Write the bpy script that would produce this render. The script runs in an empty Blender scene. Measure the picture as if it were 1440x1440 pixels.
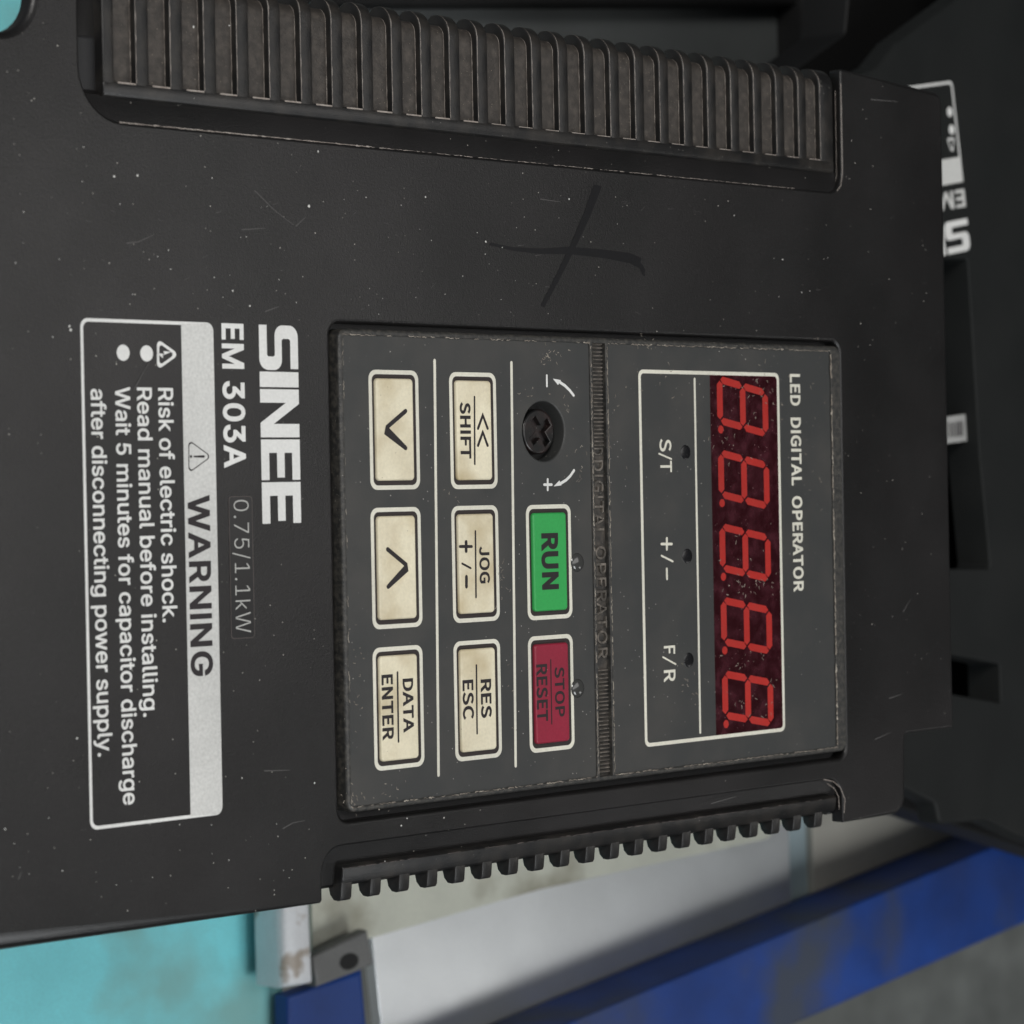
import bpy, bmesh, math, random, json
from mathutils import Vector, Matrix
from mathutils.geometry import tessellate_polygon, delaunay_2d_cdt

SC = bpy.context.scene
COL = SC.collection
MM = 0.001
random.seed(7)

# ------------------------------------------------------------------ camera
# Units below are millimetres on the drive's front face (z = 0): +X is the
# drive's top, -Y its right hand side, +Z out of the face.
FPX = 4000.0
def _n(v): return v.normalized()
_vx, _vy = 4687.6 - 720, 720 - 615.7
AX = _n(Vector((_vx, _vy, -FPX)))
AY = Vector((-0.011, 1, 0)); AY = _n(AY - AX * AX.dot(AY))
AZ = AX.cross(AY)
def ray(px, py):
    v = Vector((px - 720, 720 - py, -FPX))
    return Vector((AX.dot(v), AY.dot(v), AZ.dot(v)))
_a, _b = ray(475, 460), ray(475, 1150)
_a /= -_a.z; _b /= -_b.z
CH = 65.0 / (_a - _b).xy.length
_o = ray(826, 805); _o /= -_o.z
CAM = Vector((-_o.x * CH, -_o.y * CH, CH))
ZD = [0.0]
def P(px, py, z=None):
    """point of the plane at height z that the photograph shows at a pixel"""
    if z is None: z = ZD[0]
    r = ray(px, py)
    t = (z - CAM.z) / r.z
    return Vector((CAM.x + r.x * t, CAM.y + r.y * t))

cam_d = bpy.data.cameras.new('camera')
cam = bpy.data.objects.new('camera', cam_d); COL.objects.link(cam)
rot = Matrix((AX, AY, AZ))            # rows: world axes in camera coords -> cam to world
cam.matrix_world = Matrix.Translation(CAM * MM) @ rot.to_4x4()
cam_d.sensor_width = 36; cam_d.lens = 36 * FPX / 1440
cam_d.clip_start = 0.01; cam_d.clip_end = 20
cam_d.dof.use_dof = True
cam_d.dof.focus_distance = 0.400
cam_d.dof.aperture_fstop = 48
SC.camera = cam

# ------------------------------------------------------------------ light
w = bpy.data.worlds.new("World"); SC.world = w; w.use_nodes = True
bg = w.node_tree.nodes['Background']
bg.inputs[1].default_value = 1.0
_tc = w.node_tree.nodes.new('ShaderNodeTexCoord'); _sp = w.node_tree.nodes.new('ShaderNodeSeparateXYZ')
_mr = w.node_tree.nodes.new('ShaderNodeMapRange'); _mx = w.node_tree.nodes.new('ShaderNodeVectorMath'); _mx.operation = 'SCALE'
_mr.interpolation_type = 'SMOOTHSTEP'
_mr.inputs['From Min'].default_value = -1.0; _mr.inputs['From Max'].default_value = 1.0      # open doorway side -> dim back of the workshop
_mr.inputs['To Min'].default_value = 0.36; _mr.inputs['To Max'].default_value = 0.03
_mx.inputs[0].default_value = (0.64, 0.70, 0.76)
w.node_tree.links.new(_tc.outputs['Generated'], _sp.inputs[0]); w.node_tree.links.new(_sp.outputs['X'], _mr.inputs['Value'])
w.node_tree.links.new(_mr.outputs['Result'], _mx.inputs['Scale']); w.node_tree.links.new(_mx.outputs[0], bg.inputs[0])
def area(name, loc, target, size, size_y, power, col):
    d = bpy.data.lights.new(name, 'AREA'); d.shape = 'RECTANGLE'
    d.size = size; d.size_y = size_y; d.energy = power; d.color = col
    o = bpy.data.objects.new(name, d); COL.objects.link(o)
    o.location = loc
    o.rotation_euler = (Vector(target) - Vector(loc)).to_track_quat('-Z', 'Y').to_euler()
    return o
area('doorway_light', (-1.02, 0.66, 1.05), (0, 0, 0), 0.50, 0.50, 16, (1.0, 0.97, 0.93))
area('sheen_light', (0.0, 0.02, 0.42), (-0.08, 0, 0), 0.16, 0.62, 0.85, (1.0, 0.975, 0.95))  # unseen lamp added overhead to put a sheen on the cover
area('sheet_fill', (0.625, -0.26, 0.42), (0.11, -0.09, -0.15), 0.09, 0.22, 0.26, (1.0, 0.98, 0.96))  # unseen lamp added to brighten the grey metal sheet
area('background_fill', (0.15, -0.85, 1.20), (0, -0.05, 0), 0.6, 0.6, 11, (0.95, 0.98, 1.0))  # unseen lamp added to light the background below the drive
SC.view_settings.view_transform = 'Standard'; SC.view_settings.look = 'None'
SC.view_settings.exposure = -0.42; SC.view_settings.gamma = 1

# ------------------------------------------------------------------ materials
def mat(name, base, rough=0.5, metal=0.0, spec=0.5, specks=0.0, speck_col=(0.55, 0.53, 0.48),
        dust=0.0, dust_col=(0.20, 0.17, 0.14), dust_scale=0.6, bump=0.0, bump_scale=4.0, coat=0.0,
        stain=None, stain_scale=0.05, stain_lo=0.5, stain_hi=0.6, trans=0.0, rvar=0.0, grain=0.0, speck_scale=0.5):
    m = bpy.data.materials.new(name); m.use_nodes = True
    nt = m.node_tree; N = nt.nodes; L = nt.links
    bs = N['Principled BSDF']
    bs.inputs['Roughness'].default_value = rough
    bs.inputs['Metallic'].default_value = metal
    bs.inputs['Specular IOR Level'].default_value = spec
    bs.inputs['Coat Weight'].default_value = coat
    bs.inputs['Coat Roughness'].default_value = 0.15
    bs.inputs['Transmission Weight'].default_value = trans
    tc = N.new('ShaderNodeTexCoord'); mp = N.new('ShaderNodeMapping')
    mp.inputs['Scale'].default_value = (1000, 1000, 1000)
    L.new(tc.outputs['Object'], mp.inputs['Vector'])
    vec = mp.outputs['Vector']
    def noise(scale, detail=4, off=0.0):
        n = N.new('ShaderNodeTexNoise'); n.inputs['Scale'].default_value = scale
        n.inputs['Detail'].default_value = detail
        if off:
            a = N.new('ShaderNodeVectorMath'); a.operation = 'ADD'
            a.inputs[1].default_value = (off, off * 1.7, off * 0.3)
            L.new(vec, a.inputs[0]); L.new(a.outputs[0], n.inputs['Vector'])
        else:
            L.new(vec, n.inputs['Vector'])
        return n.outputs['Fac']
    def ramp(src, lo, hi, a=0.0, b=1.0):
        r = N.new('ShaderNodeMapRange')
        r.inputs['From Min'].default_value = lo; r.inputs['From Max'].default_value = hi
        r.inputs['To Min'].default_value = a; r.inputs['To Max'].default_value = b
        L.new(src, r.inputs['Value']); return r.outputs['Result']
    def math_(op, a, b=None):
        n = N.new('ShaderNodeMath'); n.operation = op; n.use_clamp = False
        for i, s in enumerate((a, b)):
            if s is None: continue
            if isinstance(s, (int, float)): n.inputs[i].default_value = s
            else: L.new(s, n.inputs[i])
        return n.outputs[0]
    def mix(fac, a, b):
        n = N.new('ShaderNodeMix'); n.data_type = 'RGBA'
        if isinstance(fac, float): n.inputs[0].default_value = fac
        else: L.new(fac, n.inputs[0])
        for s, i in ((a, 6), (b, 7)):
            if isinstance(s, tuple): n.inputs[i].default_value = (*s, 1)
            else: L.new(s, n.inputs[i])
        return n.outputs[2]
    col = base
    if grain:
        g = ramp(noise(2.5, 3, 5), 0.3, 0.7, 1 - grain, 1 + grain)
        h = ramp(noise(0.07, 3, 9), 0.35, 0.65, 1 - grain, 1 + grain)
        gh = math_('MULTIPLY', g, h)
        n = N.new('ShaderNodeVectorMath'); n.operation = 'SCALE'
        n.inputs[0].default_value = base; L.new(gh, n.inputs['Scale']); col = n.outputs[0]
    if stain:
        f = ramp(noise(stain_scale, 5, 3), stain_lo, stain_hi)
        col = mix(f, col, stain)
    if dust:
        f = ramp(noise(dust_scale, 6, 11), 0.42, 0.72)
        f = math_('MULTIPLY', f, dust)
        col = mix(f, col, dust_col)
    if specks:
        tot = None
        for sc, thr, off in ((speck_scale, 0.055, 0.0), (speck_scale * 2.6, 0.13, 31.0)):
            v = N.new('ShaderNodeTexVoronoi'); v.inputs['Scale'].default_value = sc
            a = N.new('ShaderNodeVectorMath'); a.operation = 'ADD'; a.inputs[1].default_value = (off, off, 0)
            L.new(vec, a.inputs[0]); L.new(a.outputs[0], v.inputs['Vector'])
            near = ramp(v.outputs['Distance'], thr, thr * 0.6)
            sx = N.new('ShaderNodeSeparateColor'); L.new(v.outputs['Color'], sx.inputs[0])
            pick = ramp(sx.outputs[0], 1 - specks, 1 - specks * 0.6)
            cl = ramp(noise(0.05, 2, 17 + off), 0.42, 0.6, 0.15, 1)
            k = math_('MULTIPLY', math_('MULTIPLY', near, pick), cl)
            tot = k if tot is None else math_('MAXIMUM', tot, k)
        col = mix(tot, col, speck_col)
    if isinstance(col, tuple): bs.inputs['Base Color'].default_value = (*col, 1)
    else: L.new(col, bs.inputs['Base Color'])
    if rvar:
        L.new(ramp(noise(0.06, 5, 23), 0.3, 0.7, rough - rvar, rough + rvar), bs.inputs['Roughness'])
    if bump:
        b = N.new('ShaderNodeBump'); b.inputs['Strength'].default_value = bump
        b.inputs['Distance'].default_value = 0.00008
        L.new(noise(bump_scale, 3, 41), b.inputs['Height']); L.new(b.outputs[0], bs.inputs['Normal'])
    return m

M = {}
M['cover'] = mat('black_plastic', (0.0080, 0.0076, 0.0075), 0.35, specks=0.10, bump=0.5, bump_scale=5, rvar=0.05, grain=0.15, dust=0.16, dust_scale=0.035, dust_col=(0.035, 0.029, 0.030))
M['grip'] = mat('grip_plastic', (0.009, 0.0088, 0.0088), 0.38, specks=0.12, bump=0.4, bump_scale=4, dust=0.10, dust_scale=0.3, speck_scale=0.8)
M['groove'] = mat('dusty_plastic', (0.036, 0.031, 0.027), 0.5, specks=0.6, dust=0.5, dust_col=(0.10, 0.085, 0.072), dust_scale=0.9, speck_col=(0.5, 0.42, 0.33), speck_scale=0.9, bump=0.5, bump_scale=3)
M['body'] = mat('body_plastic', (0.013, 0.013, 0.014), 0.55, bump=0.3)
M['rim'] = mat('dusty_rim_plastic', (0.026, 0.026, 0.025), 0.45, specks=0.8, dust=0.55, dust_col=(0.11, 0.10, 0.085), dust_scale=1.3, speck_col=(0.55, 0.52, 0.45), speck_scale=1.1, bump=0.8, bump_scale=3)
M['membrane'] = mat('dark_grey_film', (0.034, 0.0355, 0.035), 0.5, specks=0.22, bump=0.2, bump_scale=3, dust=0.13, dust_col=(0.15, 0.13, 0.11), dust_scale=0.12, speck_col=(0.45, 0.43, 0.4))
M['strip'] = mat('divider_plastic', (0.03, 0.028, 0.026), 0.4, specks=0.6, dust=0.5, dust_col=(0.13, 0.11, 0.09), dust_scale=0.8, speck_col=(0.6, 0.57, 0.5), speck_scale=1.2)
M['strip_ridge'] = mat('divider_ridge_plastic', (0.07, 0.063, 0.055), 0.3, specks=0.7, dust=0.8, dust_col=(0.24, 0.21, 0.18), dust_scale=1.0, speck_col=(0.7, 0.67, 0.6), speck_scale=1.2)
M['dirt_line'] = mat('grey_dirt', (0.20, 0.17, 0.14), 0.7, dust=1.0, dust_col=(0.42, 0.38, 0.32), dust_scale=0.7, specks=0.6, speck_scale=1.0)
M['print'] = mat('white_print', (0.70, 0.70, 0.68), 0.55, grain=0.05)
M['print_warm'] = mat('cream_print', (0.66, 0.64, 0.55), 0.5, grain=0.06)
M['band'] = mat('silver_print', (0.57, 0.57, 0.55), 0.5, grain=0.09, dust=0.15, dust_col=(0.3, 0.3, 0.28), dust_scale=2.5)
M['print_dim'] = mat('thin_grey_print', (0.42, 0.42, 0.40), 0.5)
M['print_dark'] = mat('dark_print', (0.013, 0.009, 0.011), 0.5)
M['key'] = mat('cream_key_rubber', (0.75, 0.69, 0.52), 0.42, dust=0.30, dust_col=(0.36, 0.27, 0.15), dust_scale=0.13, stain=(0.52, 0.43, 0.26), stain_scale=0.10, stain_lo=0.5, stain_hi=0.7, grain=0.05, specks=0.08, speck_col=(0.2, 0.15, 0.1), speck_scale=0.6, bump=0.3, bump_scale=2, rvar=0.08)
M['key_green'] = mat('green_key', (0.028, 0.33, 0.075), 0.40, grain=0.05, specks=0.06, bump=0.25, bump_scale=2)
M['key_red'] = mat('crimson_key', (0.25, 0.012, 0.034), 0.42, grain=0.06, specks=0.08, bump=0.25, bump_scale=2, speck_col=(0.5, 0.3, 0.3))
M['key_gap'] = mat('brown_black_film', (0.022, 0.015, 0.014), 0.5)
M['window'] = mat('dark_red_window', (0.022, 0.002, 0.004), 0.22, specks=0.35, speck_col=(0.5, 0.33, 0.33), dust=0.3, dust_col=(0.13, 0.035, 0.05), dust_scale=0.5, speck_scale=0.8, bump=0.5, bump_scale=1.2)
M['segment'] = mat('red_segment', (0.38, 0.015, 0.010), 0.45, grain=0.08, dust=0.15, dust_col=(0.35, 0.05, 0.04), dust_scale=0.4)
M['ink'] = mat('black_marker_ink', (0.005, 0.005, 0.006), 0.42, spec=0.30)
M['pit'] = mat('dark_pit', (0.008, 0.008, 0.009), 0.25, specks=0.5, speck_scale=1.5)
M['lens'] = mat('smoky_lens', (0.05, 0.05, 0.048), 0.12, spec=0.8, specks=0.3)
M['black'] = mat('black_void_plastic', (0.004, 0.004, 0.004), 0.6)
M['knob'] = mat('black_knob', (0.007, 0.007, 0.007), 0.28, dust=0.3, dust_col=(0.10, 0.05, 0.045), dust_scale=0.35, specks=0.2, speck_scale=1.0)
M['scratch'] = mat('pale_scratch', (0.075, 0.072, 0.07), 0.6)
M['chip'] = mat('white_dust_chip', (0.6, 0.6, 0.57), 0.7)
M['lip_highlight'] = mat('lip_highlight', (0.24, 0.205, 0.18), 0.6, dust=0.8, dust_col=(0.42, 0.38, 0.34), dust_scale=0.8)  # pale colour for painted edge highlights
M['lip_dark'] = mat('thin_edge_line', (0.07, 0.058, 0.054), 0.6, dust=0.8, dust_col=(0.11, 0.09, 0.085), dust_scale=0.3)  # painted highlight on the lower grip edge; also outlines the rating plate
M['sticker'] = mat('shiny_black_sticker', (0.0085, 0.0082, 0.0084), 0.32)

# ------------------------------------------------------------------ objects
def link(name, me, m, parent=None):
    o = bpy.data.objects.new(name, me); COL.objects.link(o)
    if m is not None and not me.materials: me.materials.append(m)
    if parent is not None: o.parent = parent
    return o
def thing(name, label, cat, loc=(0, 0, 0), group=None):
    o = bpy.data.objects.new(name, None); COL.objects.link(o)
    o.empty_display_size = 0.02
    o.location = Vector(loc) * MM; o['label'] = label; o['category'] = cat
    if group: o['group'] = group
    return o
def tag(o, label, cat, group=None):
    o['label'] = label; o['category'] = cat
    if group: o['group'] = group
    return o
def mesh(name, verts, faces, m, parent=None, smooth=None):
    me = bpy.data.meshes.new(name)
    me.from_pydata([tuple(c * MM for c in v) for v in verts], [], faces)
    if smooth is not None:
        me.polygons.foreach_set('use_smooth', smooth if isinstance(smooth, list) else [smooth] * len(faces))
    me.update()
    bm = bmesh.new(); bm.from_mesh(me); bmesh.ops.recalc_face_normals(bm, faces=bm.faces)
    bm.to_mesh(me); bm.free()
    return link(name, me, m, parent)

def fillet(poly, seg=6):
    """poly: (x, y, corner radius, bevel radius) -> dense list (x, y, bevel)"""
    out = []
    n = len(poly)
    for i in range(n):
        p = Vector(poly[i][:2]); r = poly[i][2]; bv = poly[i][3]
        a = Vector(poly[i - 1][:2]); b = Vector(poly[(i + 1) % n][:2])
        if r <= 0: out.append((p.x, p.y, bv)); continue
        u = (a - p); v = (b - p); lu, lv = u.length, v.length; u.normalize(); v.normalize()
        cosang = max(-1, min(1, u.dot(v))); ang = math.acos(cosang)
        t = min(r / math.tan(ang / 2), lu * 0.49, lv * 0.49); rr = t * math.tan(ang / 2)
        c = p + (u + v).normalized() * (rr / math.sin(ang / 2))
        s = p + u * t; e = p + v * t
        a0 = math.atan2(s.y - c.y, s.x - c.x); a1 = math.atan2(e.y - c.y, e.x - c.x)
        d = (a1 - a0 + math.pi) % (2 * math.pi) - math.pi
        for k in range(seg + 1):
            q = a0 + d * k / seg
            out.append((c.x + rr * math.cos(q), c.y + rr * math.sin(q), bv))
    return out
def rrect(x0, y0, x1, y1, r, bv=0.0, seg=6):
    return fillet([(x0, y0, r, bv), (x1, y0, r, bv), (x1, y1, r, bv), (x0, y1, r, bv)], seg)
def circle(cx, cy, r, bv=0.0, n=40):
    return [(cx + r * math.cos(2 * math.pi * k / n), cy + r * math.sin(2 * math.pi * k / n), bv) for k in range(n)]
def sarea(pl):
    return 0.5 * sum(pl[i - 1][0] * pl[i][1] - pl[i][0] * pl[i - 1][1] for i in range(len(pl)))
def offs(pl):
    """inward (left of travel) unit miter directions"""
    out = []; n = len(pl)
    for i in range(n):
        a = Vector(pl[i - 1][:2]); p = Vector(pl[i][:2]); b = Vector(pl[(i + 1) % n][:2])
        d0 = (p - a); d1 = (b - p)
        if d0.length < 1e-9: d0 = d1
        if d1.length < 1e-9: d1 = d0
        d0.normalize(); d1.normalize()
        n0 = Vector((-d0.y, d0.x)); n1 = Vector((-d1.y, d1.x))
        m = n0 + n1
        if m.length < 1e-6: m = n0
        m.normalize(); k = 1 / max(0.35, m.dot(n0))
        out.append(m * k)
    return out
def slab(name, loops, z, m, parent=None, steps=4, flat_top=True):
    """loops: [(points, depth below z)], first is the outline, others are holes; rounded top edges"""
    verts, faces, sm = [], [], []
    tops = []
    for li, (pl, depth) in enumerate(loops):
        if (sarea(pl) > 0) != (li == 0): pl = pl[::-1]
        # inward of material is left for CCW outline and left for CW hole
        dr = offs(pl); n = len(pl); rings = []
        has_b = any(p[2] > 0 for p in pl)
        st = steps if has_b else 0
        for s in range(st + 1):
            a = (math.pi / 2) * (s / st) if st else 0
            ring = []
            for i, p in enumerate(pl):
                r = p[2]
                o = r * (1 - math.sin(a)) if st else 0
                dz = r * (1 - math.cos(a)) if st else 0
                ring.append(len(verts)); q = Vector(p[:2]) + dr[i] * o
                verts.append((q.x, q.y, z - dz))
            rings.append(ring)
        if depth > 0:
            ring = []
            for p in pl:
                ring.append(len(verts)); verts.append((p[0], p[1], z - max(depth, p[2] + 0.01)))
            rings.append(ring)
        for a, b in zip(rings, rings[1:]):
            last = b is rings[-1] and depth > 0
            for i in range(n):
                j = (i + 1) % n
                faces.append((a[i], b[i], b[j], a[j])); sm.append(True)
        tops.append(rings[0])
    polys = [[Vector(verts[i]) for i in t] for t in tops]
    flat = [i for t in tops for i in t]
    for tri in tessellate_polygon(polys):
        faces.append(tuple(flat[k] for k in tri)); sm.append(not flat_top)
    me = bpy.data.meshes.new(name)
    me.from_pydata([tuple(c * MM for c in v) for v in verts], [], faces)
    me.polygons.foreach_set('use_smooth', sm); me.update()
    bm = bmesh.new(); bm.from_mesh(me); bmesh.ops.recalc_face_normals(bm, faces=bm.faces)
    # recalc may flip an open shell: make the top look up
    up = sum(f.normal.z * f.calc_area() for f in bm.faces if not f.smooth or flat_top is False)
    if up < 0: bmesh.ops.reverse_faces(bm, faces=bm.faces)
    bm.to_mesh(me); bm.free()
    me.set_sharp_from_angle(angle=math.radians(50))
    if flat_top:
        me.polygons.foreach_set('use_smooth', [abs(p.normal.z) < 0.9999 for p in me.polygons]); me.update()
    return link(name, me, m, parent)

def profile_x(name, prof, x0, x1, m, parent=None, bev=0.0, closed=True):
    """profile of (y, z) points swept along x, ends capped"""
    me = bpy.data.meshes.new(name); bm = bmesh.new()
    A = [bm.verts.new((x0 * MM, y * MM, z * MM)) for y, z in prof]
    B = [bm.verts.new((x1 * MM, y * MM, z * MM)) for y, z in prof]
    n = len(prof)
    for i in range(n):
        j = (i + 1) % n
        bm.faces.new((A[i], A[j], B[j], B[i]))
    ca = bm.faces.new(A[::-1]); cb = bm.faces.new(B)
    bmesh.ops.recalc_face_normals(bm, faces=bm.faces)
    if bev:
        ed = [e for e in bm.edges if (all(v in A for v in e.verts) or all(v in B for v in e.verts))]
        bmesh.ops.bevel(bm, geom=ed, offset=bev * MM, segments=3, profile=0.5, affect='EDGES', clamp_overlap=True)
    for f in bm.faces: f.smooth = True
    bm.to_mesh(me); bm.free(); me.set_sharp_from_angle(angle=math.radians(38))
    return link(name, me, m, parent)

def box(name, x0, y0, z0, x1, y1, z1, m, parent=None, bev=0.0):
    pts = [(x0, y0, 0, bev), (x1, y0, 0, bev), (x1, y1, 0, bev), (x0, y1, 0, bev)]
    return slab(name, [([(a, b, bev) for a, b, _, _ in pts], z1 - z0)], z1, m, parent)

# flat printed things -------------------------------------------------------
class Flat:
    def __init__(s): s.v = []; s.f = []
    def poly(s, loops, z):
        base = len(s.v); vs = [Vector((p[0], p[1], z)) for l in loops for p in l]
        s.v += [tuple(p) for p in vs]
        for tri in tessellate_polygon([[Vector((p[0], p[1], 0)) for p in l] for l in loops]):
            a, b, c = (vs[k] for k in tri)
            if (b - a).cross(c - a).z < 0: tri = tri[::-1]
            s.f.append(tuple(base + k for k in tri))
    def glyph(s, loops, z):
        vs = [Vector(p[:2]) for l in loops for p in l]; ed = []; b = 0
        for l in loops:
            n = len(l); ed += [(b + i, b + (i + 1) % n) for i in range(n)]; b += n
        ov, _, of = delaunay_2d_cdt(vs, ed, [], 0, 1e-6)[:3]
        base = len(s.v); s.v += [(p.x, p.y, z) for p in ov]
        for f in of:
            c = sum((ov[i] for i in f), Vector((0, 0))) / len(f)
            wn = 0
            for l in loops:
                for i in range(len(l)):
                    (x0, y0), (x1, y1) = l[i - 1][:2], l[i][:2]
                    if (y0 <= c.y) != (y1 <= c.y) and c.x < (x1 - x0) * (c.y - y0) / (y1 - y0) + x0: wn += 1 if y1 > y0 else -1
            if wn:
                f = list(f); a, b_, d = (ov[i] for i in f[:3])
                if (b_ - a).cross(d - a) < 0: f = f[::-1]
                s.f.append(tuple(base + i for i in f))
    def ring(s, outer, inner, z): s.poly([outer, inner], z)
    def stroke(s, pts, w, z, w_end=None):
        """ribbon with round ends; w is the full width"""
        n = len(pts); L = []; R = []
        P_ = [Vector(p[:2]) for p in pts]
        for i, p in enumerate(P_):
            a = P_[max(0, i - 1)]; b = P_[min(n - 1, i + 1)]
            t = (b - a).normalized(); nn = Vector((-t.y, t.x))
            if 0 < i < n - 1:
                t0 = (p - a).normalized(); c = max(0.5, nn.dot(Vector((-t0.y, t0.x))))
            else: c = 1
            ww = (w if w_end is None else w + (w_end - w) * i / (n - 1)) / 2
            L.append(p + nn * ww / c); R.append(p - nn * ww / c)
        t = (P_[-1] - P_[-2]).normalized(); r = (L[-1] - R[-1]).length / 2
        cap1 = [P_[-1] + r * (Vector((-t.y, t.x)) * math.cos(k) + t * math.sin(k)) for k in (0.6, 1.2, 1.8, 2.4)]
        t = (P_[0] - P_[1]).normalized(); r = (L[0] - R[0]).length / 2
        cap0 = [P_[0] + r * (Vector((-t.y, t.x)) * math.cos(k) + t * math.sin(k)) for k in (0.6, 1.2, 1.8, 2.4)]
        s.poly([L + cap1 + R[::-1] + cap0], z)
    def done(s, name, m, parent=None):
        me = bpy.data.meshes.new(name)
        me.from_pydata([tuple(c * MM for c in v) for v in s.v], [], s.f); me.update()
        return link(name, me, m, parent)

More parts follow.
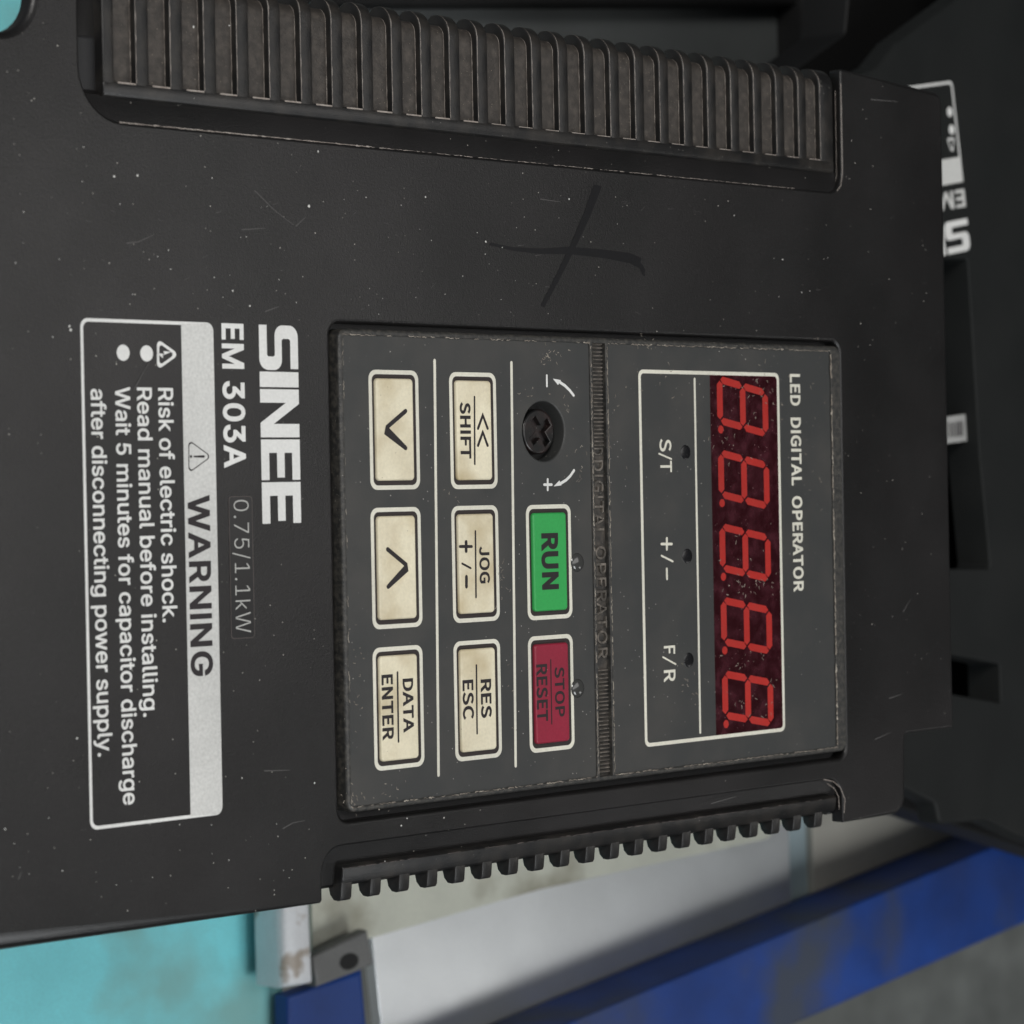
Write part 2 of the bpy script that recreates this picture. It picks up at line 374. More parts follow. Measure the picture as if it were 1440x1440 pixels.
GLYPHS = json.loads(r'''{"I":{"!":[196,[[67,160,63,509,132,509,128,160],[98,-4,86,-3,75,1,66,9,58,18,54,29,52,41,54,53,58,64,66,73,75,80,86,85,98,86,110,85,121,80,130,73,138,64,142,53,143,41,142,29,138,18,130,9,121,1,110,-3]]],".":[188,[[95,-4,83,-3,73,1,63,9,55,18,51,29,50,41,51,53,55,64,63,73,73,81,83,85,95,87,107,85,118,81,128,73,135,64,140,53,141,41,140,29,135,18,128,9,118,1,107,-3]]],"/":[249,[[235,533,71,-76,14,-76,178,533]]],"0":[453,[[227,-7,191,-3,158,7,130,24,105,48,85,77,69,113,57,155,50,202,48,254,50,306,57,353,69,395,85,431,106,461,130,484,159,502,191,512,227,516,262,512,295,502,323,484,348,461,368,431,384,395,396,353,403,306,405,254,403,202,396,155,384,113,368,77,348,48,323,24,295,7,263,-3],[227,50,250,52,271,60,290,74,306,92,320,116,330,144,338,176,342,213,344,254,342,295,338,332,330,365,320,393,306,416,290,435,271,449,250,457,227,460,203,457,182,449,163,435,147,416,134,393,123,365,115,332,111,295,109,254,111,213,115,176,123,144,134,116,147,92,163,74,182,60,203,52]]],"1":[453,[[76,0,76,55,391,55,391,0],[276,509,276,0,212,0,212,448,209,448,86,358,86,427,198,509]]],"3":[453,[[218,-7,188,-5,159,1,133,10,108,22,88,38,70,57,57,79,48,104,44,132,109,132,112,115,118,100,126,87,137,76,150,66,165,59,182,54,200,51,219,50,239,51,258,55,275,61,291,69,304,80,315,93,323,108,328,125,329,145,328,163,323,180,316,196,306,211,292,223,275,234,254,241,229,246,201,248,157,248,157,299,288,448,288,452,70,452,70,509,372,509,372,461,211,278,211,289,247,290,279,286,308,276,333,262,354,244,371,222,383,198,391,173,393,145,390,116,383,90,370,66,354,45,333,27,309,12,281,2,251,-5]]],"5":[453,[[221,-7,192,-5,165,1,140,11,118,25,99,41,83,60,71,82,63,105,60,130,122,130,125,115,130,102,138,89,148,78,160,68,173,60,188,54,204,51,221,50,241,51,259,56,276,64,291,75,304,89,314,104,322,122,326,141,328,162,326,183,321,203,314,221,303,237,290,251,275,262,257,270,238,275,218,277,167,268,152,262,139,255,128,246,67,253,96,509,366,509,366,452,151,452,134,301,136,301,148,311,162,318,178,325,194,330,212,333,229,334,252,332,274,328,294,321,313,311,330,299,345,285,358,269,370,251,379,231,386,210,390,187,391,163,388,132,381,102,369,76,352,52,332,32,309,15,282,3,253,-4]]],"7":[453,[[97,0,323,448,323,452,62,452,62,509,391,509,391,449,165,0]]],"A":[480,[[16,0,201,509,276,509,463,0,395,0,287,302,264,372,232,478,245,478,213,371,191,302,85,0],[110,142,110,199,370,199,370,142]]],"E":[419,[[60,0,60,509,372,509,372,452,125,452,125,286,355,286,355,229,125,229,125,57,375,57,375,0]]],"G":[520,[[269,-7,225,-3,185,7,149,25,118,49,91,79,69,116,53,157,43,203,40,254,43,305,53,352,69,393,91,429,117,459,149,484,184,501,223,512,265,516,291,514,316,510,340,504,363,494,384,483,403,469,421,453,436,436,449,416,460,395,468,373,474,349,408,349,387,393,356,427,315,448,265,456,236,453,209,445,183,432,160,414,141,392,125,364,113,332,106,295,103,254,106,213,113,177,125,145,141,117,161,95,184,76,210,63,238,56,269,53,296,55,322,61,345,71,365,85,382,102,396,123,407,147,413,173,415,202,434,199,283,199,283,256,478,256,478,200,475,160,466,124,451,91,431,62,406,38,377,19,344,5,308,-4]]],"I":[300,[[31,0,31,57,118,57,118,452,31,452,31,509,269,509,269,452,183,452,183,57,269,57,269,0]]],"M":[628,[[60,0,60,509,152,509,277,187,287,159,299,123,311,84,322,49,307,49,318,83,330,121,342,158,352,187,476,509,568,509,568,0,504,0,504,291,504,327,505,369,506,413,507,457,513,457,498,409,482,363,467,322,456,291,342,0,286,0,170,291,159,321,145,361,129,408,112,457,119,457,120,416,121,372,122,328,122,291,122,0]]],"N":[523,[[60,0,60,509,136,509,343,183,363,151,388,107,414,55,405,54,401,108,399,157,399,195,399,509,463,509,463,0,387,0,202,290,177,331,148,381,108,452,119,454,122,384,124,328,125,291,125,0]]],"R":[449,[[60,0,60,509,236,509,273,506,305,500,333,489,356,473,376,455,390,433,401,408,407,381,409,352,407,323,401,296,390,271,376,250,356,232,333,217,305,206,273,200,236,198,96,198,96,255,234,255,258,256,280,260,298,267,313,276,325,287,334,300,340,316,344,333,345,352,344,371,340,389,334,405,325,419,313,430,298,440,279,446,258,451,233,452,125,452,125,0],[353,0,230,229,303,229,428,0]]],"W":[686,[[155,0,16,509,82,509,163,196,175,145,187,94,197,40,189,40,200,94,211,145,224,196,306,509,380,509,462,196,474,145,486,94,497,40,488,40,499,94,510,145,523,196,603,509,670,509,530,0,455,0,368,323,351,391,336,475,350,475,335,395,318,323,230,0]]],"a":[389,[[160,-9,137,-7,115,-3,94,5,76,15,60,29,48,45,38,63,32,84,30,108,32,128,36,146,43,161,53,174,64,184,78,193,125,211,178,220,234,227,265,235,271,240,274,246,276,255,276,257,275,272,272,285,267,297,260,307,251,315,240,322,227,327,212,330,196,331,178,330,163,327,149,322,118,301,100,274,41,291,51,313,64,331,79,346,95,358,114,368,133,375,153,380,173,383,194,384,239,379,286,360,300,350,312,336,322,320,330,301,335,278,337,251,337,0,277,0,277,52,272,52,252,25,215,1,199,-4,181,-7],[170,45,192,47,211,51,228,59,242,68,254,80,263,93,270,108,274,122,276,138,276,190,259,182,231,176,200,171,175,168,134,159,122,153,112,147,103,139,97,130,93,118,92,105,93,93,96,82,102,72,109,64,119,57,130,52]]],"b":[424,[[229,-8,208,-7,189,-3,172,4,138,31,118,59,112,59,112,0,53,0,53,509,114,509,114,319,118,319,137,346,171,373,188,379,207,383,229,384,259,382,287,374,313,361,335,342,354,320,370,293,381,261,388,227,390,189,388,151,381,116,370,84,355,57,336,34,313,16,288,3,260,-6],[220,47,242,49,262,55,279,66,294,80,306,97,316,117,323,139,327,163,328,189,327,215,323,239,316,261,307,281,295,298,280,311,262,322,243,328,220,330,198,328,178,322,161,312,147,299,134,282,125,263,118,241,114,216,113,189,114,162,118,138,125,115,135,95,147,78,162,65,179,55,198,49]]],"c":[396,[[207,-8,174,-5,144,3,117,16,93,35,72,58,56,85,44,116,37,150,34,187,37,225,44,260,56,291,72,318,93,341,117,360,144,374,174,382,207,384,260,377,305,356,340,322,362,277,303,262,290,289,270,311,242,325,207,330,184,328,163,321,145,310,130,296,118,278,108,258,102,236,98,212,96,187,98,163,102,139,108,117,118,97,130,80,145,66,163,55,184,49,207,46,243,52,271,66,292,89,304,117,363,102,357,86,350,70,341,56,306,21,261,-1]]],"d":[424,[[195,-8,165,-6,137,3,111,16,89,34,70,57,55,84,43,116,36,151,34,189,36,227,43,261,55,293,70,320,89,342,112,361,137,374,165,382,196,384,218,383,237,379,253,373,287,346,306,319,311,319,311,509,372,509,372,0,313,0,313,59,307,59,287,31,252,4,236,-3,217,-7],[205,47,226,49,246,55,263,65,278,78,290,95,299,115,306,138,310,162,312,189,310,216,306,241,300,263,290,282,278,299,263,312,246,322,227,328,205,330,182,328,162,322,145,311,130,298,118,281,108,261,102,239,98,215,96,189,98,163,102,139,109,117,118,97,130,80,145,66,162,55,182,49]]],"e":[404,[[212,-8,177,-5,145,3,117,16,92,35,72,58,56,85,44,116,37,150,34,187,36,224,44,258,55,290,71,317,91,340,115,359,142,373,172,382,205,384,226,383,246,380,266,374,285,366,303,355,319,341,334,324,347,305,357,282,365,256,370,227,371,194,371,169,75,169,75,221,338,221,310,202,308,226,304,248,298,269,288,286,277,301,263,314,246,323,227,328,205,330,183,328,164,323,146,313,131,301,119,286,109,270,102,251,97,231,96,211,96,178,98,151,102,127,110,106,121,88,135,73,151,61,169,53,190,48,212,46,254,53,285,73,306,105,365,91,358,72,348,55,335,39,320,26,302,14,283,4,261,-3,237,-7]]],"f":[254,[[228,379,228,327,6,327,6,379],[81,0,81,432,82,452,87,470,96,486,107,499,120,510,135,519,152,525,169,529,187,530,222,527,243,521,227,468,215,472,195,474,178,472,164,468,154,460,147,449,143,435,142,419,142,0]]],"g":[425,[[207,-151,180,-149,156,-146,134,-140,114,-132,97,-122,82,-110,70,-97,59,-84,51,-69,101,-41,122,-66,154,-88,169,-93,187,-96,207,-97,236,-95,261,-87,282,-75,298,-58,308,-34,311,-6,311,68,306,68,287,41,252,16,236,10,217,6,195,5,165,7,138,14,113,27,90,43,71,65,55,90,43,120,36,154,34,191,36,229,43,263,55,293,71,320,90,342,112,361,138,374,166,382,196,384,218,383,237,379,253,373,288,346,308,319,313,319,313,379,372,379,372,-9,370,-40,363,-67,350,-90,334,-109,314,-124,291,-136,265,-144,237,-149],[205,59,227,61,246,66,264,75,278,87,290,103,300,121,307,142,311,166,312,193,311,219,307,242,300,264,291,283,279,299,264,312,247,322,227,328,205,330,182,328,163,322,145,312,130,298,118,282,109,262,102,241,98,218,96,193,98,167,102,144,109,123,118,104,131,88,145,76,163,66,183,61]]],"h":[410,[[114,227,114,0,53,0,53,509,114,509,114,287,102,287,116,319,132,344,152,362,175,374,200,382,227,384,252,383,275,377,295,369,313,356,328,340,341,321,350,298,355,271,357,240,357,0,296,0,296,235,293,263,286,286,273,304,256,318,235,326,210,329,192,328,176,324,161,317,147,308,136,297,126,283,119,266,115,248]]],"i":[167,[[53,0,53,379,114,379,114,0],[84,443,73,444,63,448,54,455,47,463,43,472,41,483,43,494,47,504,54,512,63,518,73,522,84,524,95,522,105,518,114,512,121,504,125,494,126,483,125,472,121,463,114,455,105,448,95,444]]],"k":[381,[[110,137,110,212,121,212,284,379,360,379,184,199,177,199],[53,0,53,509,114,509,114,0],[294,0,148,186,191,229,372,0]]],"l":[189,[[139,-2,112,0,91,8,74,20,62,37,55,59,53,84,53,509,114,509,114,99,114,83,117,71,120,62,126,57,135,53,146,52,160,53,170,54,181,3,162,-1]]],"m":[610,[[53,0,53,379,112,379,112,295,108,295,114,314,122,331,132,346,144,358,158,368,172,376,187,382,203,385,219,386,245,383,268,375,287,361,303,342,314,320,321,295,312,295,318,312,326,329,337,343,350,356,364,366,381,375,398,381,417,385,437,386,458,385,478,380,497,372,514,361,529,346,541,328,550,307,555,283,557,255,557,0,496,0,496,254,493,279,485,298,473,313,456,323,438,329,419,330,402,329,387,326,374,320,363,312,353,302,345,290,340,277,336,263,335,247,335,0,274,0,274,260,272,280,265,297,253,311,238,322,220,328,199,330,185,329,171,326,158,320,145,312,135,302,126,289,119,274,115,257,114,238,114,0]]],"n":[410,[[114,227,114,0,53,0,53,379,112,379,112,287,102,287,116,319,132,344,152,362,175,374,200,382,227,384,252,383,275,377,295,369,313,356,328,340,341,321,350,298,355,271,357,240,357,0,296,0,296,235,293,263,286,286,273,304,256,318,235,326,210,329,192,328,176,324,161,317,147,308,136,297,126,283,119,266,115,248]]],"o":[415,[[207,-8,174,-5,144,3,117,16,93,35,72,58,56,85,44,116,37,150,34,187,37,225,44,260,56,291,72,318,93,341,117,360,144,374,174,382,207,384,241,382,271,374,299,360,323,341,343,318,359,291,371,260,379,225,381,187,379,150,371,116,359,85,343,58,323,35,299,16,271,3,241,-5],[207,46,231,49,252,55,270,66,285,80,298,97,307,117,314,139,318,163,319,187,318,212,314,236,307,258,298,278,285,296,270,310,252,321,231,328,207,330,184,328,163,321,145,310,130,296,118,278,108,258,102,236,98,212,96,187,98,163,102,139,108,117,118,97,130,80,145,66,163,55,184,49]]],"p":[424,[[53,-143,53,379,112,379,112,319,118,319,137,346,171,373,188,379,207,383,229,384,259,382,287,374,313,361,335,342,354,320,370,293,381,261,388,227,390,189,388,151,381,116,370,84,355,57,336,34,313,16,288,3,260,-6,229,-8,208,-7,189,-3,173,4,138,31,118,59,114,59,114,-143],[220,47,242,49,262,55,279,66,294,80,306,97,316,117,323,139,327,163,328,189,327,215,323,239,316,261,307,281,295,298,280,311,262,322,243,328,220,330,198,328,178,322,161,312,147,299,134,282,125,263,118,241,114,216,113,189,114,162,118,138,125,115,135,95,147,78,162,65,179,55,198,49]]],"r":[259,[[53,0,53,379,112,379,112,321,115,321,124,339,137,354,152,367,171,377,191,383,213,385,229,384,243,384,243,322,230,324,207,326,190,324,174,321,159,315,146,306,135,296,126,284,119,269,115,254,114,237,114,0]]],"s":[365,[[182,-8,157,-7,133,-3,112,3,93,12,76,24,62,38,50,54,41,73,36,94,94,107,101,87,111,72,124,60,141,52,160,47,181,45,206,47,227,53,244,62,258,74,265,88,268,103,266,115,262,126,254,136,243,144,229,150,212,155,149,170,118,180,92,192,72,208,58,227,50,249,47,274,49,295,55,314,65,332,79,347,95,360,115,370,137,378,161,383,187,384,212,383,234,379,254,372,271,363,286,352,299,339,309,324,318,308,324,290,268,277,262,291,254,304,243,316,228,325,210,331,187,333,166,331,147,326,131,317,119,305,111,292,109,277,110,264,115,253,124,243,136,235,152,229,172,223,229,209,261,200,287,187,306,171,320,153,328,131,331,107,329,85,323,65,312,47,298,31,281,18,260,6,236,-2,210,-7]]],"t":[227,[[204,379,204,327,6,327,6,379],[65,471,126,471,126,98,127,83,130,70,136,61,144,55,156,51,170,50,185,51,202,54,213,2,192,-3,168,-4,138,-1,113,7,92,21,77,41,68,64,65,93]]],"u":[410,[[182,-5,158,-3,135,2,115,11,97,23,82,39,69,59,60,82,54,109,53,139,53,379,114,379,114,144,116,117,124,94,137,75,154,61,175,53,200,50,218,51,234,55,249,62,263,71,274,83,283,97,290,113,295,132,296,153,296,379,357,379,357,0,298,0,298,92,307,92,294,60,277,35,257,17,234,5,209,-3]]],"w":[567,[[138,0,23,379,87,379,133,214,154,137,175,41,165,41,186,135,206,214,252,379,316,379,362,214,382,136,402,41,391,41,413,135,434,214,480,379,545,379,429,0,368,0,319,172,305,225,291,280,277,338,291,338,277,280,263,225,248,172,199,0]]],"y":[389,[[47,-139,61,-86,71,-87,104,-89,113,-86,122,-81,130,-74,138,-64,145,-51,151,-36,163,-1,17,379,84,379,165,155,187,87,206,21,184,21,202,87,224,155,305,379,371,379,204,-58,177,-107,165,-119,153,-128,139,-136,125,-141,109,-144,91,-145,65,-143]]]},"N":{"+":[194,[[84,41,110,41,110,117,181,117,181,141,110,141,110,218,84,218,84,141,13,141,13,117,84,117]]],"-":[121,[[16,86,106,86,106,110,16,110]]],"/":[137,[[4,-63,27,-63,132,278,109,278]]],"<":[194,[[181,51,181,79,98,110,46,129,46,131,98,150,181,181,181,209,13,143,13,117]]],">":[194,[[13,51,181,117,181,143,13,209,13,181,96,150,148,131,148,129,96,110,13,79]]],"A":[213,[[1,0,34,0,59,78,153,78,177,0,211,0,124,257,88,257],[67,104,79,144,105,230,106,230,132,144,145,104]]],"C":[223,[[132,-5,163,0,189,12,211,32,193,53,176,37,156,27,133,24,106,29,84,42,68,64,57,93,54,129,57,165,68,193,85,215,107,228,134,233,155,230,172,221,187,209,204,230,187,245,163,257,134,261,97,255,66,238,42,211,26,174,20,128,26,82,41,45,65,18,96,1]]],"D":[241,[[35,0,101,0,143,6,176,22,200,49,215,85,220,129,215,174,200,209,176,235,142,251,99,257,35,257],[68,27,68,230,97,230,129,226,155,214,173,193,183,165,187,129,183,94,173,65,155,44,129,31,97,27]]],"E":[206,[[35,0,187,0,187,28,68,28,68,121,165,121,165,149,68,149,68,229,183,229,183,257,35,257]]],"F":[193,[[35,0,68,0,68,115,166,115,166,143,68,143,68,229,183,229,183,257,35,257]]],"G":[241,[[136,-5,168,-1,195,10,215,25,215,133,131,133,131,106,186,106,186,39,173,31,157,26,139,24,109,29,85,42,68,64,57,93,54,129,57,165,69,193,87,215,110,228,139,233,162,230,180,221,194,209,212,230,194,245,170,256,138,261,100,255,67,238,42,211,26,174,20,128,26,82,42,45,66,18,98,1]]],"H":[255,[[35,0,68,0,68,121,187,121,187,0,220,0,220,257,187,257,187,149,68,149,68,257,35,257]]],"I":[103,[[35,0,68,0,68,257,35,257]]],"J":[187,[[83,-5,110,-1,130,11,143,28,151,50,154,75,154,257,121,257,121,78,117,47,103,29,80,24,63,27,48,36,35,53,12,36,30,14,54,0]]],"L":[190,[[35,0,180,0,180,28,68,28,68,257,35,257]]],"N":[253,[[35,0,66,0,66,135,62,215,63,215,91,162,185,0,218,0,218,257,187,257,187,123,192,42,190,42,162,95,68,257,35,257]]],"O":[260,[[130,-5,166,1,196,19,219,47,234,84,239,129,234,175,219,211,196,238,166,255,130,261,94,255,63,238,40,211,26,175,20,129,26,84,40,47,63,19,94,1],[130,24,104,29,83,42,67,64,57,94,54,129,57,165,67,193,83,215,104,228,130,233,156,228,177,215,193,193,203,165,206,129,203,94,193,64,177,42,156,29]]],"P":[222,[[35,0,68,0,68,102,110,102,141,105,168,114,187,130,200,152,204,181,200,211,187,232,167,246,141,254,109,257,35,257],[68,129,68,230,104,230,129,229,148,224,161,215,170,201,172,181,165,151,143,134,106,129]]],"R":[222,[[68,135,68,230,111,230,145,226,166,212,173,185,166,157,145,140,111,135],[176,0,213,0,147,112,178,126,198,150,205,185,201,213,189,233,170,247,145,254,116,257,35,257,35,0,68,0,68,109,114,109]]],"S":[209,[[106,-5,136,-1,160,9,178,25,190,45,194,68,187,100,168,122,141,137,104,153,84,162,68,175,62,196,68,215,84,228,110,233,132,230,151,222,168,209,185,230,164,246,139,257,110,261,83,258,61,249,44,234,33,216,29,193,37,162,57,141,81,127,118,111,140,101,155,87,161,65,154,44,136,29,107,24,81,28,57,39,36,56,17,33,42,13,72,0]]],"T":[210,[[89,0,121,0,121,229,199,229,199,257,11,257,11,229,89,229]]],"U":[252,[[126,-5,156,-1,181,11,201,31,214,63,218,106,218,257,187,257,187,105,184,73,176,50,163,35,146,26,126,24,107,26,91,35,78,50,70,73,67,105,67,257,34,257,34,106,39,63,52,31,71,11,97,-1]]],"^":[194,[[24,111,51,111,77,180,96,232,98,232,117,180,143,111,171,111,111,262,83,262]]]}}''')
def embolden(pl, d):
    o = offs(pl)
    return [(p[0] - o[i].x * d, p[1] - o[i].y * d) for i, p in enumerate(pl)]
def inside(pt, pl):
    c = False; x, y = pt
    for i in range(len(pl)):
        (x0, y0), (x1, y1) = pl[i - 1][:2], pl[i][:2]
        if (y0 > y) != (y1 > y) and x < (x1 - x0) * (y - y0) / (y1 - y0) + x0: c = not c
    return c
def layout(s, face, bold, space=190, track=0):
    """-> list of contour groups in text units, width, cap height"""
    x = 0; out = []; cap = max(p for p in GLYPHS[face]['E'][1][0][1::2])
    for ch in s:
        if ch == ' ': x += space; continue
        if ch == 'I' and face == 'I':
            adv, pls = 135, [[38, 0, 97, 0, 97, cap, 38, cap]]
        else: adv, pls = GLYPHS[face][ch]
        P_ = [[(x + q[2 * i], q[2 * i + 1]) for i in range(len(q) // 2)] for q in pls]
        big = max(P_, key=lambda q: abs(sarea(q))); sg = 1 if sarea(big) > 0 else -1
        if sg < 0: P_ = [q[::-1] for q in P_]
        P_.sort(key=lambda q: -abs(sarea(q)))
        out.append((0, [embolden(q, bold) for q in P_]))
        x += adv + track
    return out, x - track, cap
def text(name, s, face, pxb, pxt, ya, yb, z, m, parent, bold=0.0, track=0, fl=None):
    """reads downwards in the photo: baseline at pixel column pxb, cap line at pxt, from row ya to row yb"""
    g, wd, cap = layout(s, face, bold, track=track)
    ym = (ya + yb) / 2
    b = P((pxb), ym, z).x; t = P(pxt, ym, z).x
    y0 = P((pxb + pxt) / 2, ya, z).y; y1 = P((pxb + pxt) / 2, yb, z).y
    xs = [p[0] for _, l in g for p in l[0]]; mn, mx = min(xs), max(xs)
    F = fl or Flat()
    for k, loops in g:
        F.glyph([[(b + (t - b) * p[1] / cap, y0 + (y1 - y0) * (p[0] - mn) / (mx - mn)) for p in l] for l in loops], z)
    return F if fl else F.done(name, m, parent)

def R4(c):
    """average an axis-aligned rectangle out of four corner pixels (tl, tr, br, bl)"""
    q = [P(*p) for p in c]
    x0 = (q[0].x + q[3].x) / 2; x1 = (q[1].x + q[2].x) / 2
    y1 = (q[0].y + q[1].y) / 2; y0 = (q[2].y + q[3].y) / 2
    return x0, y0, x1, y1
def grow(r, d): return (r[0] - d, r[1] - d, r[2] + d, r[3] + d)

# ================================================================== the drive
inv = thing('frequency_inverter', 'large black plastic inverter drive with red digit display and cream keys, in front', 'inverter', (0, 0, 0))

# --- front cover outline (mm)
hole = R4([(467, 453), (1184.5, 481), (1185, 1066), (474, 1157)])
yT = 78.3; yB = -41.8
xr0 = P(112, 100).x; xr1 = P(1183, 180).x            # upper grip recess left / right end
yl = (P(150, 168).y + P(960, 251).y) / 2              # its lip
xs0 = P(453, 1230).x; xs1 = P(1185, 1130).x           # lower grip recess
ys = (P(520, 1186).y + P(1100, 1103).y) / 2
xR = (P(1330, 600).x + P(1328, 900).x) / 2 + 1.5
xN = P(1274, 1100).x; yN = P(1300, 1029).y
nx = P(46, 30).x; ny = P(20, 46).y
out = [(-112, yB, 0, 2.6), (xs0, yB, 0.5, 0.3), (xs0, ys, 4.2, 0.3), (xs1, ys, 5.0, 0.3), (xs1, yB, 0.3, 0.3),
       (xN, yB, 3.0, 0.8), (xN, yN, 0.8, 0.5), (xR, yN, 0.8, 0.5), (xR, yT - 1.5, 2.0, 0.9), (xr1, yT, 0.4, 0.3),
       (xr1, yl, 3.4, 0.4), (xr0, yl, 6.5, 0.4), (xr0, yT, 0.5, 0.4), (nx, yT, 0.5, 0.6), (nx, ny, 6.5, 1.0), (-112, ny, 0, 1.0)]
cover = slab('front_cover', [(fillet(out, 8), 2.2), (rrect(*hole, 1.8, 0.55), 2.2)], 0.0, M['cover'], inv, steps=5)
# deeper body under the cover
bo = [(-112, yB + 1.2, 0, 0.5), (xs0 + 1, yB + 1.2, 0, 0.5), (xs0 + 1, yB + 3, 0, 0.5), (xs1 - 1, yB + 3, 0, 0.5), (xs1 - 1, yB + 1.2, 0, 0.5),
      (xN - 1, yB + 1.2, 3, 0.5), (xN - 1, yN + 1, 0.5, 0.5), (xR - 1, yN + 1, 0.5, 0.5), (xR - 1, yT - 9.0, 2, 0.5),
      (nx + 1, yT - 9.0, 0.5, 0.5), (nx + 1, ny - 4, 1, 0.5), (-112, ny - 4, 0, 0.5)]
slab('housing', [(fillet(bo, 6), 63.8)], -2.25, M['body'], inv)

# --- upper grip: sloping recess floor, frame bar, floor of the pockets, ribs
yb = (P(160, 139).y + P(700, 192).y + P(950, 217).y) / 3      # dark line: edge of the grip plate
xg0 = P(145, 90, -0.6).x
profile_x('recess_floor', [(yl - 1.0, -0.37), (yl + 0.1, -0.37), (yb - 0.3, -1.2), (yb + 0.2, -1.3), (yb + 1.0, -2.4), (yT - 4.5, -2.4), (yT - 2.6, -3.2), (yT - 2.2, -4.2), (yT - 2.2, -6.5), (yl - 1.0, -6.5)],
          xr0 - 1.0, xr1 + 1.0, M['cover'], inv)
pk = [(162, 195), (212, 243), (260, 293), (307, 338), (353, 385), (399, 429), (443, 472), (486, 515), (529, 556), (571, 597),
      (611, 637), (651, 677), (691, 715), (731, 753), (768, 791), (806, 827), (843, 863), (878, 897), (912, 932), (947, 965),
      (980, 998), (1012, 1031), (1045, 1063), (1078, 1094), (1109, 1124), (1140, 1153)]
pkm = [(P(a, 60 + (a - 160) * 0.1).x, P(b, 60 + (b - 160) * 0.1).x) for a, b in pk]
# even the spacing: least-squares pitch
nP = len(pkm); cs = [(a + b) / 2 for a, b in pkm]
mi = (nP - 1) / 2; mc = sum(cs) / nP
pitch = sum((i - mi) * (c - mc) for i, c in enumerate(cs)) / sum((i - mi) ** 2 for i in range(nP))
pw = sum(b - a for a, b in pkm) / nP
cen = [mc + (i - mi) * pitch for i in range(nP)]
yp = (P(178, 112).y + P(540, 153).y + P(780, 182).y + P(1020, 211).y) / 4      # lower end of the pockets
xg1 = xr1 - 1.2
DG = 0.95
ZG = -0.62
def arc(cy, cz, r, a0, a1, n=5):
    return [(cy + r * math.cos(math.radians(a0 + (a1 - a0) * k / n)), cz + r * math.sin(math.radians(a0 + (a1 - a0) * k / n))) for k in range(n + 1)]
bar = [(yb, -3.0), (yb, -0.45)] + [(yb + 0.12, -0.2), (yb + 0.35, -0.02)] + [(yp - 0.3, 0.0), (yp - 0.08, -0.07), (yp, -0.3), (yp, -3.0)]
profile_x('grip_frame', [(y, z + ZG) for y, z in bar], xg0, xg1, M['grip'], inv, bev=0.2)
flo = [(yp - 0.5, -4.5), (yp - 0.5, -DG + 0.05), (yp + 0.3, -DG)] + [(yT - 4.0, -DG)] + arc(yT - 3.4, -DG - 1.9, 1.9, 80, 5) + [(yT - 1.45, -4.0), (yT - 1.9, -5.0), (yp - 0.5, -5.0)]
profile_x('grip_floor', [(y, z + ZG) for y, z in flo], xg0 + 0.3, xg1 - 0.2, M['groove'], inv)
ribp = [(yp - 0.45, -2.0), (yp - 0.45, -0.025)] + [(yT - 3.6, -0.025)] + arc(yT - 3.0, -3.02, 3.0, 86, 4, 8) + [(yT, -3.6), (yT - 0.6, -4.6), (yT - 2, -5.2), (yp - 0.45, -5.2)]
ribp0 = ribp
ribp = [(y, z + ZG) for y, z in ribp]
edges = [xg0] + [x for c in cen for x in (c - pw / 2, c + pw / 2)] + [xg1]
ribs = []
w_rib = pitch - pw
proto = None
for i in range(0, len(edges), 2):
    a, b = edges[i], edges[i + 1]
    if i in (0, len(edges) - 2):
        profile_x('rib', ribp, a, b, M['grip'], inv, bev=0.28)
    elif proto is None:
        proto = profile_x('rib', ribp, -w_rib / 2, w_rib / 2, M['grip'], inv, bev=0.28)
        proto.location.x = (a + b) / 2 * MM
    else:
        r = proto.copy(); COL.objects.link(r); r.parent = inv; r.location.x = (a + b) / 2 * MM
# edge highlights painted as pale lines on the lip, pocket ends and ribs
F = Flat()
def jag(F, p0, p1, w, z, n=60, amp=0.15, gap=0.0):
    p0 = Vector(p0); p1 = Vector(p1); nn = (p1 - p0).normalized(); nn = Vector((-nn.y, nn.x)); i = 0
    while i < n:
        k = random.randint(2, 6)
        if random.random() >= gap:
            pts = [p0.lerp(p1, min(1, (i + j) / n)) + nn * random.uniform(-amp, amp) for j in range(k + 1)]
            F.stroke(pts, w * random.uniform(0.3, 1.3), z + random.uniform(0, 0.003), w * random.uniform(0.1, .6))
        i += k + random.random() * 2 * (1 if gap else 0)
def ribbon3(F, prof, x, wd, dz):
    pts = []
    for (y0, z0), (y1, z1) in zip(prof, prof[1:]):
        n = max(1, int(abs(y1 - y0) / 0.6)); pts += [(y0 + (y1 - y0) * k / n, z0 + (z1 - z0) * k / n) for k in range(n)]
    pts.append(prof[-1]); b0 = len(F.v)
    for y, z in pts:
        w_ = wd * random.uniform(.25, 1.1); j = random.uniform(-.015, .015)
        F.v += [(x + j, y, z + dz), (x + j + w_, y, z + dz)]
    for i in range(len(pts) - 1): F.f.append((b0 + 2 * i, b0 + 2 * i + 1, b0 + 2 * i + 3, b0 + 2 * i + 2))
jag(F, (xr0 + 6, yl - 0.02), (xr0 + 48, yl - 0.02), .17, 0.012, 320, 0.04, .0)
jag(F, (xr0 + 48, yl - 0.02), (xr1 - 12, yl - 0.02), .10, 0.012, 420, 0.05, .12)
